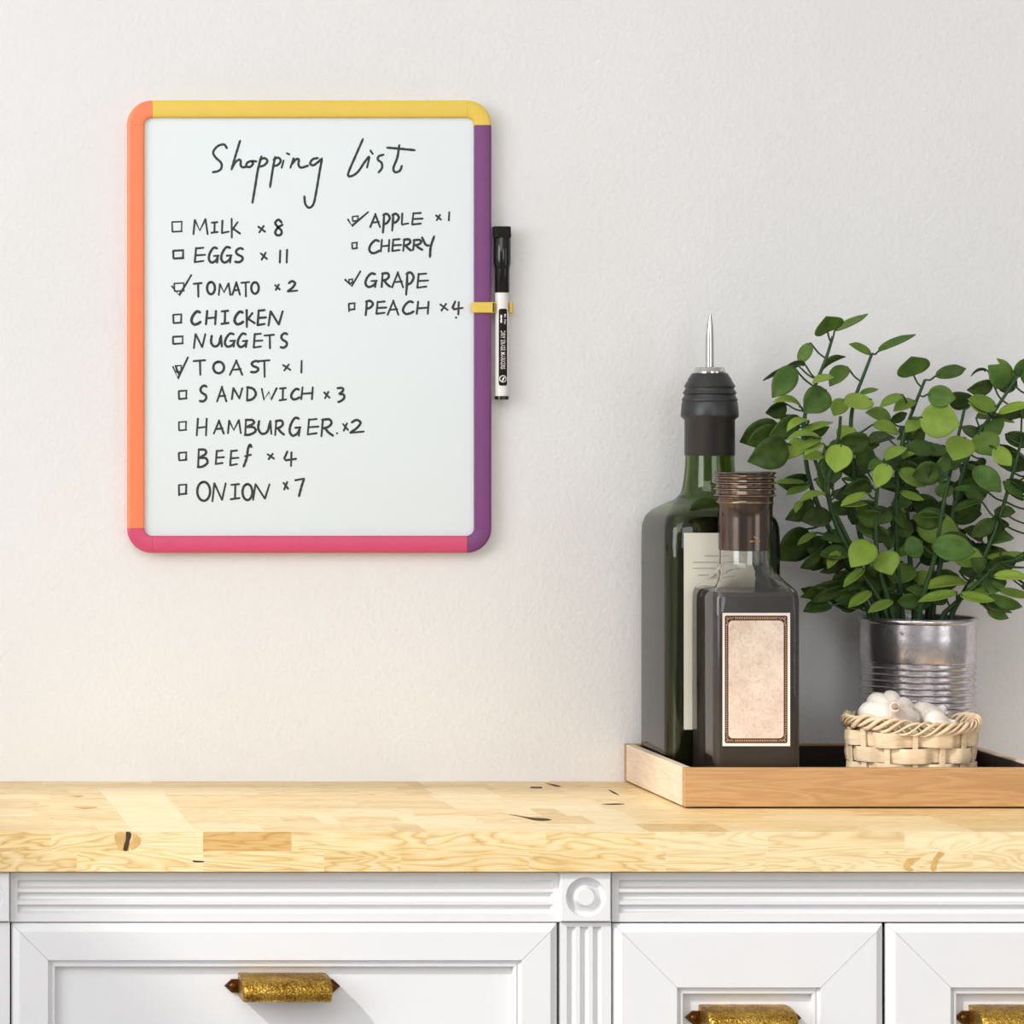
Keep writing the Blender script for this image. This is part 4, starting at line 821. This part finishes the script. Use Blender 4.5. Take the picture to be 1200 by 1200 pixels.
for (bx_, by_, tx_, ty_, wd, roll, cls, hue_shade, dmm) in LEAVES:
    best = min(((math.hypot(q[0] - bx_, (q[1] - by_ - 6) * .8) + abs(cls - 1) * 0, si, q) for si, sp_ in enumerate(stem_pts) for q in sp_ if q[1] < 722), key=lambda z: z[0])
    si, q = best[1], best[2]
    Yb = min(-.012, max(-.150, q[2] + DEP[cls] * (.35 + .65 * min(1, best[0] / 14))))
    Yt = min(-.008, Yb + dmm * .001)
    b3, t3 = P(bx_, by_, Yb), P(tx_, ty_, Yt)
    ax = t3 - b3; Ln = ax.length; ax.normalize(); view = (Vector((CX, CY, CZ)) - b3).normalized()
    n0 = (view - view.dot(ax) * ax).normalized(); s0 = ax.cross(n0)
    upn = Vector((0, 0, 1)) - Vector((0, 0, 1)).dot(ax) * ax
    sg = 1 if s0.dot(upn) > 0 else -1
    nn = n0 * math.cos(R(roll)) + s0 * sg * math.sin(R(roll)); sd = ax.cross(nn)
    W = 1.2 * wd / 2 * (Yb - CY) / FPX; NU, NV = 14, 6; grid = []
    curl = rnd.uniform(-.05, .16); fold = rnd.uniform(.14, .42); wob = rnd.uniform(-.06, .06)
    for i in range(NU + 1):
        tt = i / NU; ww = W * (math.sin(math.pi * min(1, tt ** .82)) ** .62) * (1 + .12 * (tt - .5)) * (1 - .45 * max(0, (tt - .76) / .24)) if 0 < i < NU else W * .03
        cen = b3 + ax * Ln * tt + nn * Ln * (-curl * (2 * tt - 1) ** 2 + curl) + sd * W * wob * math.sin(math.pi * tt)
        grid.append([cen + sd * ww * v + nn * (abs(v) ** 1.25) * ww * fold for v in [(-1 + 2 * j / NV) for j in range(NV + 1)]])
    fm = fol[si]; fm.cur = (max(0, min(1, hue_shade + rnd.uniform(-.08, .08))), rnd.random(), 0, 1)
    fm.loft(grid, False, False, False)
    s3 = P(q[0], q[1], q[2]); mid = (s3 + b3) / 2 + Vector((0, 0, -.0015))
    if (s3 - b3).length > .002 and (s3 - b3).length < .06: pet[si].tube(catmull([s3, mid, b3, b3 + ax * .002], 3), .00075, 5)
for si, (ys, yt, poly) in enumerate(STEMS):
    pts = [P(*q) for q in stem_pts[si]]; pts[-1].z = zs + .0005
    m = pet[si]; n_ = len(pts); m.tube(pts, [.0011 + .0011 * i / n_ for i in range(n_)], 8)
    st = m.build('stem', M_STEM, plant, smooth=True, ang=70)
    if fol[si].v:
        fo = fol[si].build('foliage', M_LEAF, st, smooth=True, attr='leafcol', recalc=False, ang=80)
        sm = fo.modifiers.new('thickness', 'SOLIDIFY'); sm.thickness = .0007; sm.offset = 0
